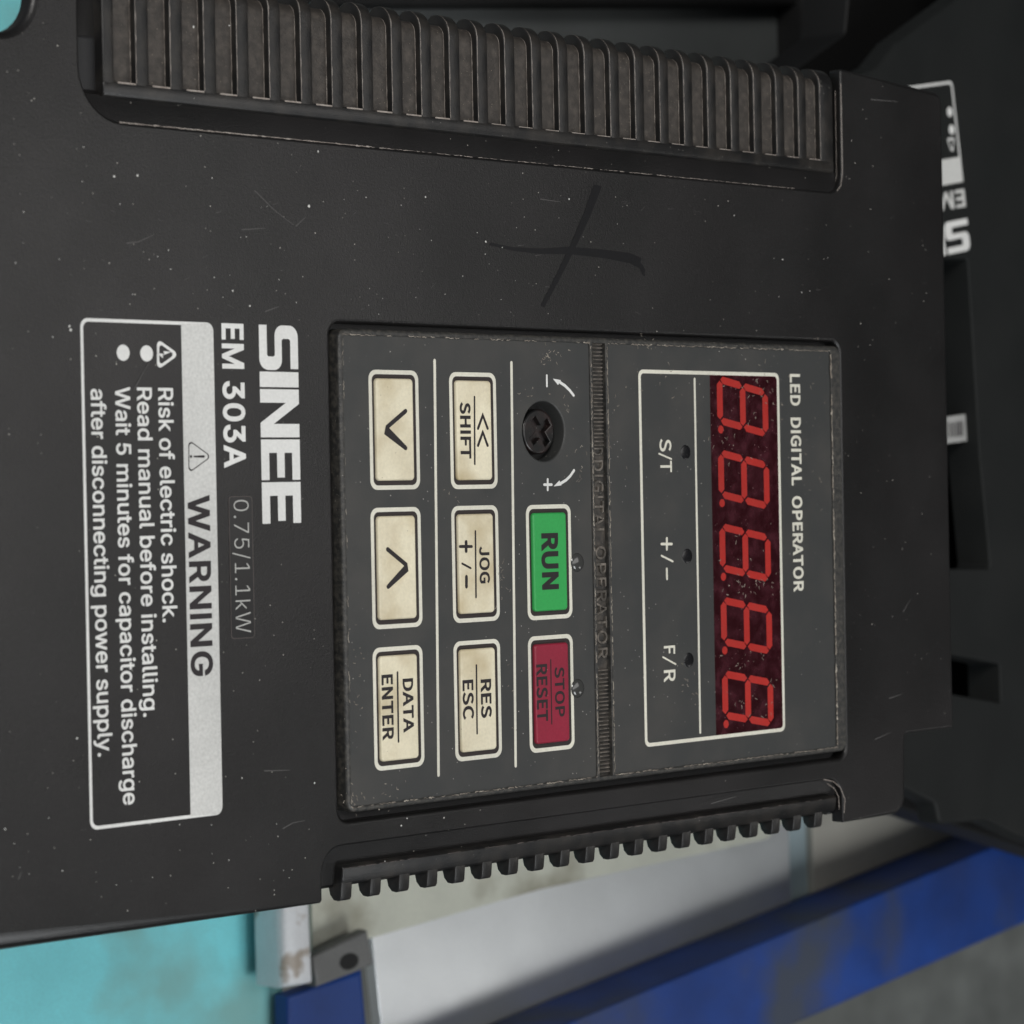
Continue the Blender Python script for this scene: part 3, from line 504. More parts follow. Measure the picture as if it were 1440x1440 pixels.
for i, c in enumerate(cen):
    a, b = c - pw / 2, c + pw / 2
    F.stroke([(a + .5, yp - 0.13), (b - .1, yp - 0.13)], 0.20 if i < 12 else 0.1, ZG + 0.015)
    ribbon3(F, [(y, z) for y, z in [(yp + .05, -.025)] + [p for p in ribp0 if p[0] > yp + .1 and p[1] > -2.6]], b + .03, .12, ZG + 0.02)
    ribbon3(F, [(yp + .05, -DG), (yT - 4.5, -DG), (yT - 4.0, -DG)] + arc(yT - 3.4, -DG - 1.9, 1.9, 80, 25), b - .17, .12, ZG + 0.02)
o = F.done('lip_highlight', M['lip_highlight'], inv); o['kind'] = 'stuff'
# --- lower grip
ZD[0] = -0.8
ysg = (P(480, 1217).y + P(860, 1163).y) / 2
xl0 = P(478, 1240).x; xl1 = P(1172, 1120).x
profile_x('recess_floor', [(ys + 0.6, -0.35), (ys, -0.45), (ysg + 0.1, -1.5), (yB + 1.9, -1.9), (yB + 1.45, -2.4), (yB + 1.4, -5.0), (ys + 0.6, -6.5)][::-1],
          xs0 - 0.6, xs1 + 0.8, M['cover'], inv)
yroot = (P(500, 1244).y + P(700, 1216).y) / 2 + 0.2
ytip = (P(490, 1265).y + P(790, 1222).y + P(1095, 1172).y) / 3
barL = [(ysg, -3.0), (ysg, -0.5), (ysg - 0.1, -0.25), (ysg - 0.35, -0.08), (yroot + 0.5, -0.4), (yroot + 0.1, -0.8), (yroot, -1.5), (yroot, -3.0), (yroot + 0.8, -4.2), (ysg, -4.2)]
ribL = [(yroot + 1.4, -0.32), (yroot + 0.4, -0.5)] + [(ytip + 0.5, -0.72), (ytip + 0.12, -0.95), (ytip, -1.4), (ytip + 0.05, -2.2), (ytip + 0.7, -2.9), (yroot + 0.4, -3.4), (yroot + 1.4, -3.5)]
teeth = [(480, 497), (518, 540), (557, 580), (596, 618), (633, 658), (670, 698), (705, 735), (742, 772), (777, 808), (812, 846),
         (848, 880), (882, 912), (915, 945), (950, 976), (983, 1008), (1016, 1040), (1048, 1073), (1079, 1103), (1109, 1134), (1139, 1163)]
tm = []
for i, (a, b) in enumerate(teeth):
    yy = 1262 - (a - 480) * 0.158
    tm.append((P(a, yy).x + P(b, yy).x) / 2)
nT = len(tm); mi = (nT - 1) / 2; mc = sum(tm) / nT
pT = sum((i - mi) * (c - mc) for i, c in enumerate(tm)) / sum((i - mi) ** 2 for i in range(nT))
tw = 1.0
xl0 = mc - mi * pT - tw
proto = profile_x('rib', ribL[::-1], -tw, tw, M['grip'], inv, bev=0.17)
for i in range(nT):
    r = proto if i == 0 else proto.copy()
    if i: COL.objects.link(r); r.parent = inv
    r.location.x = (mc + (i - mi) * pT) * MM

profile_x('grip_frame', barL[::-1], xl0 - 0.03, xl1, M['grip'], inv, bev=0.25)
F = Flat(); ZD[0] = 0.0
F.stroke([P(1158, 1096), P(1172, 1099), P(1182, 1108), P(1188, 1124), P(1187, 1143)], .10, 0.02, .16)
F.stroke([P(1165, 1102), P(1175, 1109), P(1181, 1120), P(1182, 1138)], .08, -0.25, .12)
F.stroke([(xr1 + .08, yT - 2.4), (xr1 + .08, yl + 3), (xr1 - .4, yl + 1.2), (xr1 - 1.4, yl + .2)], .16, 0.012, .08)
F.stroke([(xr1 - .25, yT - 3.4), (xr1 - .25, yl + 3), (xr1 - .7, yl + 1.5)], .10, -0.9, .05)
o = F.done('recess_highlight', M['lip_highlight'], inv); o['kind'] = 'stuff'  # pale arcs painted as highlights on the recess ends
ZD[0] = -0.8
F = Flat(); jag(F, (xl0 + .2, ysg - 0.3), (xl1 - 4, ysg - 0.3), .12, -0.03, 260, 0.04, .3)
o = F.done('grip_highlight', M['lip_dark'], inv); o['kind'] = 'stuff'  # painted highlight along the top edge of the lower grip
ZD[0] = 0.0
# --- printing on the cover
zp = 0.03
wr = R4([(116, 446), (303, 455), (309.5, 1147), (123, 1166.5)])
xb = (P(257, 454).x + P(265, 1150).x) / 2
F = Flat()
F.ring(rrect(*wr, 1.1), rrect(*grow(wr, -0.42), 0.8), zp)
wl = F.done('warning_label', M['print'], inv)
F = Flat(); F.poly([fillet([(xb, wr[1] + 0.3, 0, 0), (wr[2] - 0.02, wr[1] + 0.02, 1.1, 0), (wr[2] - 0.02, wr[3] - 0.02, 1.1, 0), (xb, wr[3] - 0.3, 0, 0)])], zp + 0.02)
F.done('warning_band', M['band'], wl)
text('warning_heading', 'WARNING', 'I', 267.5, 296, 696, 951, zp + 0.045, M['print_dark'], wl, bold=23, track=38)
for s, a, b, y0, y1 in (('Risk of electric shock.', 226, 246, 545.5, 875), ('Read manual before installing.', 197.5, 217.5, 545, 1008),
                        ('Wait 5 minutes for capacitor discharge', 168, 188, 544, 1132), ('after disconnecting power supply.', 133, 153, 547, 1064)):
    text('printed_line', s, 'I', a, b, y0, y1, zp, M['print'], wl, bold=13)
F = Flat()
for cx, cy in ((206, 497), (173, 496)):
    c = P(cx, cy); F.poly([circle(c.x, c.y, 1.0)], zp)
F.done('bullet_points', M['print'], wl)
def tri(F, base_x, apex_x, ya, yb_, wd, z, r=0.5):
    ym = (ya + yb_) / 2
    A = P(base_x, ya); B = P(apex_x, ym); C = P(base_x, yb_)
    pts = [(A.x, A.y), (C.x, C.y), (B.x, B.y)]
    cx = sum(p[0] for p in pts) / 3; cy = sum(p[1] for p in pts) / 3
    inr = abs(sarea(pts)) * 2 / sum((Vector(pts[i]) - Vector(pts[i - 1])).length for i in range(3))
    k = 1 - wd / inr
    o = fillet([(x, y, r, 0) for x, y in pts]); i_ = fillet([(cx + (x - cx) * k, cy + (y - cy) * k, r * k, 0) for x, y in pts])
    F.ring(o, i_, z)
    return cx, cy
F = Flat(); cx, cy = tri(F, 220.5, 252, 476, 521, 0.36, zp)
bolt = [(1.05, 0.12), (0.2, 0.55), (0.35, 0.05), (-0.95, -0.1), (-0.5, -0.32), (-1.15, -0.25), (-0.75, 0.25), (-0.7, -0.0), (-0.1, -0.5), (-0.15, -0.02)]
bolt = [(1.2, 0.35), (-0.05, 0.42), (0.12, 0.02), (-1.1, 0.2), (-0.15, -0.5), (-0.2, -0.12)]
F.poly([[(cx - 0.1 + a, cy + b) for a, b in bolt]], zp)
F.done('shock_symbol', M['print'], wl)
F = Flat(); cx, cy = tri(F, 264.5, 297.5, 618, 666, 0.13, zp + 0.045, 0.45)
F.stroke([(cx + 1.2, cy), (cx - 0.35, cy)], 0.34, zp + 0.045, 0.2); F.poly([circle(cx - 0.85, cy, 0.19, n=14)], zp + 0.045)
F.done('caution_symbol', M['print_dark'], wl)

text('model_lettering', 'EM 303A', 'I', 314.5, 343, 455, 658, zp, M['print'], inv, bold=22, track=26)
# maker's lettering, five block letters
lx0 = (P(364.5, 458).x + P(368, 736).x) / 2; lx1 = (P(418.5, 458).x + P(423, 736).x) / 2
def ly(py): return P(392, py).y
H_ = lx1 - lx0
def glyph(F, kind, ya, yb_, z):
    y0, y1 = ly(ya), ly(yb_); W = y0 - y1
    def T(u, v): return (lx0 + v * H_, y0 - u * W)
    if kind == 'I': F.poly([[T(0, 0), T(1, 0), T(1, 1), T(0, 1)]], z)
    if kind == 'E':
        s = 0.205
        F.poly([[T(0, 0), T(1, 0), T(1, s), T(.33, s), T(.33, .405), T(.94, .405), T(.94, .6), T(.33, .6), T(.33, 1 - s), T(1, 1 - s), T(1, 1), T(0, 1)]], z)
    if kind == 'N':
        F.poly([[T(0, 0), T(.28, 0), T(.28, .66), T(.70, 0), T(1, 0), T(1, 1), T(.72, 1), T(.72, .34), T(.30, 1), T(0, 1)]], z)
    if kind == 'S':
        s = 0.2; a = .30
        pts = [(0, 0, 0), (1, 0, .22), (1, .58, .20), (a, .58, .05), (a, 1 - s, .05), (.97, 1 - s, 0), (.97, 1, 0), (0, 1, .22), (0, .40, .20), (1 - a, .40, .05), (1 - a, s, .05), (0, s, 0)]
        F.poly([[(p[0], p[1]) for p in fillet([(*T(u, v), r * H_, 0) for u, v, r in pts])]], z)
F = Flat()
for k, a, b in (('S', 457.5, 520.5), ('I', 523, 544.5), ('N', 547.5, 615), ('E', 618, 675), ('E', 678, 736)): glyph(F, k, a, b, zp)
F.done('maker_lettering', M['print'], inv)
# power rating in its shallow shiny box
pr = R4([(321, 698), (354, 698), (358, 897), (325, 898)])
rs = slab('rating_plate', [(rrect(*pr, 0.5, 0.05), 0.04)], 0.05, M['sticker'], inv)
F = Flat(); F.ring(rrect(*grow(pr, 0.02), 0.5), rrect(*grow(pr, -0.07), 0.45), 0.055); F.done('plate_edge', M['lip_dark'], rs)
text('rating_lettering', '0.75/1.1kW', 'I', 330, 351.5, 703, 890, 0.08, M['print_dim'], rs, bold=-9, track=20)
# marker cross
F = Flat()
for k in range(7):
    t = (k - 3) / 3; zz_ = zp + 0.003 * k
    L_ = ((690, 343), (720, 350), (760, 353), (800, 352), (850, 357), (885, 363), (900, 370), (905, 380))
    n0 = random.randint(0, 2) if abs(t) > .5 else 0
    pts = [P(x + random.uniform(-1, 1), y + t * (1.2 + 5.5 * i_ / 7) + random.uniform(-.4, .4)) for i_, (x, y) in enumerate(L_)][n0:8 - (random.randint(0, 1) if t < 0 else 0)]
    F.stroke(pts, 0.16, zz_, 0.42)
for k in range(5):
    t = (k - 2) / 2; zz_ = zp + 0.024 + 0.003 * k
    F.stroke([P(x + t * 4.2 * (1 - i_ / 7), y + t) for i_, (x, y) in enumerate(((840, 262), (826, 300), (806, 345), (785, 388), (763, 430)))], 0.36, zz_, 0.2)
F.done('marker_cross', M['ink'], inv)
# scratches and chips
F = Flat()
sc = [((358, 268), (385, 295), (412, 316)), ((178, 342), (195, 340), (216, 330)), ((340, 323), (372, 321)), ((373, 438), (392, 431)), ((372, 1084), (407, 1083)),
      ((398, 1165), (412, 1157), (428, 1154)), ((416, 318), (430, 305)), ((1270, 860), (1280, 843)), ((1250, 982), (1268, 976)), ((1230, 1040), (1252, 1030)),
      ((188, 548), (200, 525), (209, 510)), ((26, 1236), (30, 1226)), ((760, 280), (788, 284)), ((1225, 140), (1262, 143)), ((560, 925), (570, 912)), ((1000, 1130), (1035, 1120))]
for s in sc: F.stroke([P(*p) for p in s], 0.16, zp + 0.05 if s[0][0] == 188 else zp, 0.07)
for _ in range(70):
    x = random.uniform(10, 1320); y = random.uniform(280, 440) if random.random() < .5 else random.uniform(1160, 1260)
    if x > 470 and y > 1150: continue
    if y > 1150 and random.random() < .4: continue
    a = random.uniform(-0.5, 0.9); l = random.uniform(2, 12)
    F.stroke([P(x, y), P(x + l * math.cos(a), y - l * math.sin(a))], random.uniform(0.04, 0.10), zp, 0.03)
o = F.done('scratches', M['scratch'], inv); o['kind'] = 'stuff'
F = Flat()
for px, py in ((481, 1217),) and ((541, 1211), (572, 1151), (564, 1161), (624, 1150), (447, 213), (434, 290), (1127, 411), (1100, 365), (706, 348), (598, 277), (683, 340), (327, 409), (351, 430),
        (346, 333), (99, 464), (33, 298), (108, 1038), (7, 1166), (340, 1094), (442, 1101), (272, 38), (322, 36), (1032, 303), (800, 280), (117, 207), (97, 459), (74, 474), (160, 248), (193, 247)):
    c = P(px, py); r = random.uniform(0.1, 0.24)
    F.poly([[(c.x + r * random.uniform(.5, 1) * math.cos(t), c.y + r * random.uniform(.5, 1) * math.sin(t)) for t in (0, .9, 1.8, 2.7, 3.6, 4.5, 5.4)]], zp + 0.02)
for _ in range(85):
    x = random.uniform(0, 1300); y = random.choice((random.uniform(250, 450), random.uniform(250, 445), random.uniform(1150, 1250)))
    if y > 1150 and x > 440: continue
    if y < 200 + x * .1 + 20: continue
    c = P(x, y); r = random.uniform(0.04, 0.09)
    F.poly([[(c.x + r * math.cos(t), c.y + r * math.sin(t)) for t in (0, 1.2, 2.5, 3.6, 5)]], zp + 0.02)
o = F.done('dust_specks', M['chip'], inv); o['kind'] = 'stuff'

# ================================================================== keypad
ZD[0] = 0.3
pan = (hole[0] + 1.0, hole[1] + 1.15, hole[2] - 0.3, hole[3] - 0.75)
memA = (P(484.5, 700).x, (P(490, 1136.5).y + P(1170, 1051).y) / 2, P(831.5, 700).x, (P(484, 470.5).y + P(1168, 494).y) / 2)
memB = (P(857, 700).x, memA[1], P(1170, 700).x, memA[3])
zr = 0.55; zm = 0.30
strip_r = (memA[2] + 0.55, memA[1], memB[0] - 0.55, memA[3])
pb = slab('control_panel', [(rrect(*pan, 1.5, 0.45), 5.5), (rrect(*memA, 0.5, 0.12), 0.8), (rrect(*memB, 0.5, 0.12), 0.8), (rrect(*strip_r, 0.1, 0.1), 1.2)], zr, M['rim'], inv, steps=4)
kc = (P(735, 607) + P(794, 607)) / 2; kr = 4.25
kc = Vector((kc.x, (P(765, 564).y + P(765, 649).y) / 2))
mA = slab('key_membrane', [(rrect(*grow(memA, 0.05), 0.5, 0), 0.2), (circle(kc.x, kc.y, kr, 0.25), 5.5)], zm, M['membrane'], inv)
mB = slab('display_membrane', [(rrect(*grow(memB, 0.05), 0.5, 0), 0.2)], zm, M['membrane'], inv)
F = Flat()
for X, wd, g in ((memA[0], .12, .7), (memB[2], .34, .1), (memA[2] + .2, .2, .1), (memB[0] - .2, .2, .1)):
    jag(F, (X, memA[1] + .5), (X, memA[3] - .5), wd, zr + 0.02, 260, 0.10, g)
for (x0, x1, y, g) in ((memA[0], memA[2], memA[3], .55), (memB[0], memB[2], memA[3], .25), (memA[0], memA[2], memA[1], .3), (memB[0], memB[2], memA[1], .1)):
    jag(F, (x0, y), (x1, y), .15, zr + 0.025, 260, 0.10, g)
o = F.done('edge_dirt', M['dirt_line'], pb); o['kind'] = 'stuff'
# divider strip with fine ridges and raised lettering
dv = slab('divider_strip', [(rrect(*grow(strip_r, 0.05), 0.1, 0), 0.3)], zr - 0.75, M['strip'], inv)
verts, faces = [], []
def ridge(y):
    x0, x1 = strip_r[0] + 0.35, strip_r[2] - 0.35
    b = len(verts); h = 0.16; z0, z1 = zr - 0.74, zr - 0.30
    verts.extend([(x0, y - h, z0), (x1, y - h, z0), (x1, y - h * .4, z1), (x0, y - h * .4, z1), (x0, y + h, z0), (x1, y + h, z0), (x1, y + h * .4, z1), (x0, y + h * .4, z1)])
    faces.extend([(b, b + 1, b + 2, b + 3), (b + 3, b + 2, b + 6, b + 7), (b + 4, b + 7, b + 6, b + 5), (b, b + 3, b + 7, b + 4), (b + 1, b + 5, b + 6, b + 2)])
sx = (855 + 833) / 2
ya_, yb_ = P(sx, 484).y, P(sx, 626).y
for k in range(27): ridge(ya_ + (yb_ - ya_) * k / 26)
ya_, yb_ = P(sx, 943).y, P(sx, 1086).y
for k in range(27): ridge(ya_ + (yb_ - ya_) * k / 26)
o = mesh('strip_ridges', verts, faces, M['strip_ridge'], dv); o['kind'] = 'stuff'
for s, a, b in (('D', 630, 640), ('DIGITAL', 647, 755), ('OPERATOR', 768, 927)):
    g, wd, cap = layout(s, 'N', 2, track=12)
    zb, zt = zr - 0.74, zr - 0.42
    X0 = P(838 if a > 700 else 836.5, 700).x; X1 = P(851.5 if a > 700 else 850, 700).x
    Y0 = P(sx, a).y; Y1 = P(sx, b).y
    xs = [p[0] for _, l in g for p in l[0]]; mn, mx = min(xs), max(xs)
    V_, F_ = [], []
    for _, loops in g:
        q = [[(X0 + (X1 - X0) * p[1] / cap, Y0 + (Y1 - Y0) * (p[0] - mn) / (mx - mn)) for p in l] for l in loops]
        base = len(V_)
        for l in q:
            n = len(l); b0 = len(V_)
            V_ += [(x, y, zt) for x, y in l] + [(x, y, zb) for x, y in l]
            F_ += [(b0 + i, b0 + (i + 1) % n, b0 + n + (i + 1) % n, b0 + n + i) for i in range(n)]
        flat = [i for k, l in enumerate(q) for i in range(base + sum(2 * len(m_) for m_ in q[:k]), base + sum(2 * len(m_) for m_ in q[:k]) + len(l))]
        for t in tessellate_polygon([[Vector((x, y, 0)) for x, y in l] for l in q]): F_.append(tuple(flat[k] for k in t))
    mesh('raised_lettering', V_, F_, M['strip_ridge'], dv)

# keys: frame corners (outer) and cap corners in photo pixels
keys = [
 ('down', [(519, 519), (588, 522), (592, 685.5), (522, 691.5)]),
 ('up', [(520.5, 714), (591, 713), (594.5, 880), (524, 886.5)]),
 ('data', [(522, 912), (592.5, 906), (596, 1077), (525.5, 1085)]),
 ('shift', [(631.5, 522.5), (697.5, 525), (700.5, 685), (635, 690)]),
 ('jog', [(633.5, 711), (700, 711), (703, 871), (638, 878)]),
 ('res', [(636, 902.5), (702, 898), (705, 1064), (640, 1072)]),
 ('run', [(739.5, 710), (802.5, 709), (805, 868.5), (742.5, 873)]),
 ('stop', [(741, 896), (804.5, 890.5), (808, 1052), (745, 1060)])]
kl = {'down': 'cream key with a down arrowhead', 'up': 'cream key with an up arrowhead', 'data': 'cream key marked DATA ENTER', 'shift': 'cream key marked SHIFT',
      'jog': 'cream key marked JOG', 'res': 'cream key marked RES ESC', 'run': 'green key marked RUN', 'stop': 'crimson key marked STOP RESET'}
KB = {}
rows = {k: R4(c) for k, c in keys}
# shared columns for neat alignment
for grp in (('down', 'up', 'data'), ('shift', 'jog', 'res'), ('run', 'stop')):
    x0 = sum(rows[k][0] for k in grp) / len(grp); x1 = sum(rows[k][2] for k in grp) / len(grp)
    for k in grp:
        r = rows[k]; rows[k] = (x0 * .6 + r[0] * .4, r[1], x1 * .6 + r[2] * .4, r[3])
FR = Flat()
zc = 0.80
for k, _ in keys:
    r = rows[k]
    FR.ring(rrect(*r, 1.25), rrect(*grow(r, -0.58), 0.85), zm + 0.03)
    m_ = M['key_green'] if k == 'run' else M['key_red'] if k == 'stop' else M['key']
    cap = (r[0] + 0.92, r[1] + 1.22, r[2] - 1.38, r[3] - 1.15)
    well = Flat(); well.poly([rrect(*grow(r, -0.62), 0.8)], zm + 0.022)
    kb = slab('button', [(rrect(*cap, 0.55, 0.28), zc - zm)], zc, m_, inv, steps=4)
    kb['label'] = kl[k]; KB[k] = kb
    well.done('key_surround', M['key_gap'], kb)
FR.done('key_frames', M['print_warm'], mA)
zk = zc + 0.025
PD = M['print_dark']
def kt(k, s, a, b, y0, y1, bold=11, track=6): text('legend', s, 'N', a, b, y0, y1, zk, PD, KB[k], bold=bold, track=track)
def kline(k, pts, w):
    F = Flat(); F.stroke([P(*p, zk) for p in pts], w, zk); F.done('legend', PD, KB[k])
kline('down', ((570.5, 578), (544, 601), (543.2, 605.5), (570.5, 630)), 0.62)
kline('up', ((545.2, 772.5), (571.5, 794.5), (571.8, 799), (546, 825)), 0.62)
F = Flat()
for ay in (583.5, 607.5): F.stroke([P(672.3, ay + 19, zk), P(679, ay + 0.5, zk), P(685.8, ay + 19, zk)], 0.42, zk)
F.done('legend', PD, KB['shift'])
kt('shift', 'SHIFT', 648, 661.5, 565.5, 645, 13); kline('shift', ((667.3, 558), (667.7, 652.5)), 0.3)
kt('jog', 'JOG', 675, 688, 768, 820.5, 12); kline('jog', ((668.6, 747), (669.5, 840)), 0.3)
F = Flat()
F.stroke([P(647, 768.5, zk), P(663.5, 768.5, zk)], 0.42, zk); F.stroke([P(655.5, 762, zk), P(655.5, 775, zk)], 0.52, zk + 0.008)
F.stroke([P(650, 792.5, zk), P(662, 799, zk)], 0.3, zk); F.stroke([P(656, 811, zk), P(656, 825, zk)], 0.52, zk)
F.done('legend', PD, KB['jog'])
kt('res', 'RES', 677, 690.5, 955, 1009.5, 12); kt('res', 'ESC', 651.5, 665.5, 956, 1012, 11); kline('res', ((670, 935.5), (671, 1031.5)), 0.3)
kt('data', 'DATA', 567.5, 581, 954, 1030, 12); kt('data', 'ENTER', 538, 552.5, 948.5, 1041, 12); kline('data', ((559, 945.5), (560.5, 1043)), 0.3)
kt('run', 'RUN', 763.2, 784, 749.5, 829, 17)
kt('stop', 'STOP', 781, 793.5, 937.5, 1008, 10); kt('stop', 'RESET', 755.5, 769.5, 934, 1014.5, 11); kline('stop', ((774.5, 928), (776, 1018)), 0.22)
# separators, arrows
F = Flat(); z_ = zm + 0.03
xs_ = (P(611, 507).x + P(617, 1090).x) / 2; F.stroke([(P(611, 507).x, P(611, 507).y), (P(616.5, 1090).x, P(616.5, 1090).y)], 0.48, z_)
F.stroke([P(719, 510), P(725, 1077)], 0.48, z_)
F.done('separator_lines', M['print_warm'], mA)
F = Flat()
F.stroke([P(768.7, 528), P(768.9, 543)], 0.34, z_)
F.stroke([P(770, 674), P(770, 689)], 0.36, z_); F.stroke([P(765, 681.5), P(775.5, 681.5)], 0.38, z_ + 0.008)
F.stroke([P(806.5, 556), P(801, 549), (P(794.5, 542.5)), P(787, 537.5)], 0.42, z_)
F.poly([[P(777.2, 532.5), P(788.5, 534.5), P(784.5, 541.5)]], z_ + 0.008)
F.stroke([P(807, 661.5), P(802, 669), P(796, 675), P(788, 680)], 0.42, z_)
F.poly([[P(778.3, 684), P(789.5, 682.5), P(786.5, 675.5)]], z_ + 0.008)
F.done('dial_arrows', M['print'], mA)
# dial down its hole
slab('dial_well', [(circle(kc.x, kc.y, kr + 0.4), 0.5)], -2.2, M['black'], inv)
def cross(cx, cy, L_, W_, a):
    pts = [(L_, -W_), (L_, W_), (W_, W_), (W_, L_), (-W_, L_), (-W_, W_), (-L_, W_), (-L_, -W_), (-W_, -W_), (-W_, -L_), (W_, -L_), (W_, -W_)]
    return [(cx + x * math.cos(a) - y * math.sin(a), cy + x * math.sin(a) + y * math.cos(a), 0.12) for x, y in pts]
dc = kc + Vector((0.1, 0.0))
dl = slab('dial', [(circle(dc.x, dc.y, 3.25, 0.35), 3.2), (cross(dc.x + 0.3, dc.y, 2.3, 0.62, math.radians(38)), 0.9)], -0.75, M['knob'], inv)
slab('dial_slot', [(circle(dc.x, dc.y, 2.9), 0.1)], -1.6, M['knob'], dl)
# indicator lamps
def dome(name, c, r, h, z, m, parent):
    V_, F_ = [(c.x, c.y, z + h)], []
    n = 20
    for j in range(1, 5):
        a = math.pi / 2 * j / 4
        for k in range(n): V_.append((c.x + r * math.sin(a) * math.cos(2 * math.pi * k / n), c.y + r * math.sin(a) * math.sin(2 * math.pi * k / n), z + h * math.cos(a)))
    F_ += [(0, 1 + k, 1 + (k + 1) % n) for k in range(n)]
    for j in range(3): F_ += [(1 + j * n + k, 1 + (j + 1) * n + k, 1 + (j + 1) * n + (k + 1) % n, 1 + j * n + (k + 1) % n) for k in range(n)]
    return mesh(name, V_, F_, m, parent, True)
for p in ((811.5, 791), (812, 968)): dome('indicator_lamp', P(*p), 1.38, 0.45, zm + 0.01, M['lens'], inv)
for p in ((964, 636), (966.5, 782), (968.5, 928)): dome('indicator_lamp', P(*p), 1.12, 0.10, zm + 0.01, M['pit'], inv)

# display: printed frame, window, digits
lf = R4([(897, 519), (1095, 525), (1104, 1027), (907, 1052)])
F = Flat(); F.ring(rrect(*lf, 1.0), rrect(*grow(lf, -0.55), 0.6), zm + 0.035); F.stroke([P(976.5, 533), P(984.5, 1030)], 0.42, zm + 0.035)
F.done('display_frame', M['print_warm'], mB)
xw = (P(1000, 700).x + P(1002, 700).x) / 2
win = Flat(); win.poly([fillet([(xw, lf[1] + .5, 0, 0), (lf[2] - .5, lf[1] + .5, .6, 0), (lf[2] - .5, lf[3] - .5, .6, 0), (xw, lf[3] - .5, 0, 0)])], zm + 0.022)
win = win.done('display_window', M['window'], inv)
d1 = P(1013, 562.5); d5 = P(1018.5, 977)
g2 = P(1045, 674.5); a2 = P(1077, 683.8); d2 = P(1013, 667)
hx = a2.x - d2.x; sl = (a2.y - d2.y)                     # height and slant of a digit
hw = (P(1013, 637).y - P(1013, 697).y) / 2 - 0.12
zs = zm + 0.04
wx, wy = 0.66, 0.56
def seg(c, kind):
    """hexagonal bar; kind 0 runs along y, kind 1 runs along x with the slant"""
    F = Flat(); g = 0.17
    if kind == 0:
        a = hw - g; F.poly([[(c[0], c[1] + a), (c[0] + wx, c[1] + a - wx * .75), (c[0] + wx, c[1] - a + wx * .75 + .1), (c[0], c[1] - a), (c[0] - wx, c[1] - a + wx * .75), (c[0] - wx, c[1] + a - wx * .75 - .1)]], zs)
    else:
        a = hx / 4 - g; k = sl / hx
        q = [(a, 0), (a - wy, wy), (-a + wy, wy), (-a, 0), (-a + wy, -wy), (a - wy, -wy)]
        F.poly([[(c[0] + x, c[1] + y + x * k) for x, y in q][::-1]], zs)
    return F.done('digit_segment', M['segment'], win)
for i in range(5):
    t = i / 4; cx = (d1.x + d5.x) / 2; cy = d1.y + (d5.y - d1.y) * t
    for f in (0, .5, 1): seg((cx + hx * f, cy + sl * f), 0)
    for f in (.25, .75):
        for s in (-1, 1): seg((cx + hx * f, cy + sl * f + s * (hw + 0.02)), 1)
    F = Flat(); F.poly([circle(cx + 0.1, cy - hw - 1.35, 0.62, n=16)], zs); F.done('decimal_point', M['segment'], win)
text('panel_lettering', 'LED DIGITAL OPERATOR', 'N', 1114, 1127, 526, 832.5, zm + 0.03, M['print_warm'], mB, bold=12, track=10)
text('panel_lettering', 'S', 'N', 928, 943.5, 617, 635, zm + 0.03, M['print_warm'], mB, bold=6)
F = Flat(); z_ = zm + 0.03
F.stroke([P(926.5, 638), P(944, 645.5)], 0.26, z_); F.stroke([P(930, 765), P(944.5, 765)], 0.4, z_); F.stroke([P(937.5, 757), P(937.5, 772.5)], 0.42, z_ + .008)
F.stroke([P(930, 781.5), P(946, 789.5)], 0.3, z_); F.stroke([P(937.5, 800), P(937.8, 814)], 0.42, z_)
F.stroke([P(932, 924), P(950, 934)], 0.26, z_)
F.done('panel_marks', M['print_warm'], mB)
text('panel_lettering', 'T', 'N', 929, 944.5, 648, 664, zm + 0.03, M['print_warm'], mB, bold=6)
text('panel_lettering', 'F', 'N', 934, 949, 908, 920, zm + 0.03, M['print_warm'], mB, bold=6)
text('panel_lettering', 'R', 'N', 934, 949.5, 942, 959, zm + 0.03, M['print_warm'], mB, bold=6)
# dirt smears and scuffs on the keypad film and the red window
F = Flat()
def scuff(cx, cy, n, rx, ry, z, wmax=.14):
    for _ in range(n):
        x = random.gauss(cx, rx); y = random.gauss(cy, ry); a = random.uniform(0, 6.28); l = random.uniform(1, 6)
        if (P(x, y) - kc).length < kr + 1.2: continue
        p = P(x, y); q = P(x + l * math.cos(a) * .7, y + l * math.sin(a)); mid = (p + q) / 2 + Vector((random.uniform(-.15, .15), random.uniform(-.15, .15)))
        F.stroke([p, mid, q], random.uniform(.04, wmax), z, .04)
zz = zm + 0.05
for a in ((775, 498, 22, 10, 9), (790, 590, 26, 10, 22), (745, 555, 10, 8, 6), (705, 820, 16, 5, 25), (905, 480, 14, 12, 5), (815, 650, 14, 8, 20), (740, 1000, 6, 20, 30),
          (500, 930, 16, 7, 50), (498, 1110, 18, 8, 15), (560, 1120, 16, 30, 8), (1150, 600, 14, 8, 60), (965, 960, 10, 8, 12), (640, 700, 5, 10, 10), (880, 560, 8, 12, 40), (930, 520, 8, 16, 20)):
    scuff(*a, zz)
for a in ((1070, 560, 30, 16, 26), (1030, 640, 12, 12, 16), (1055, 825, 30, 18, 9), (1050, 930, 14, 18, 10), (1050, 990, 10, 14, 12), (1085, 960, 8, 6, 26), (1040, 770, 8, 16, 20)):
    scuff(*a, zs + 0.03, .16)
o = F.done('scuff_marks', M['dirt_line'], inv); o['kind'] = 'stuff'

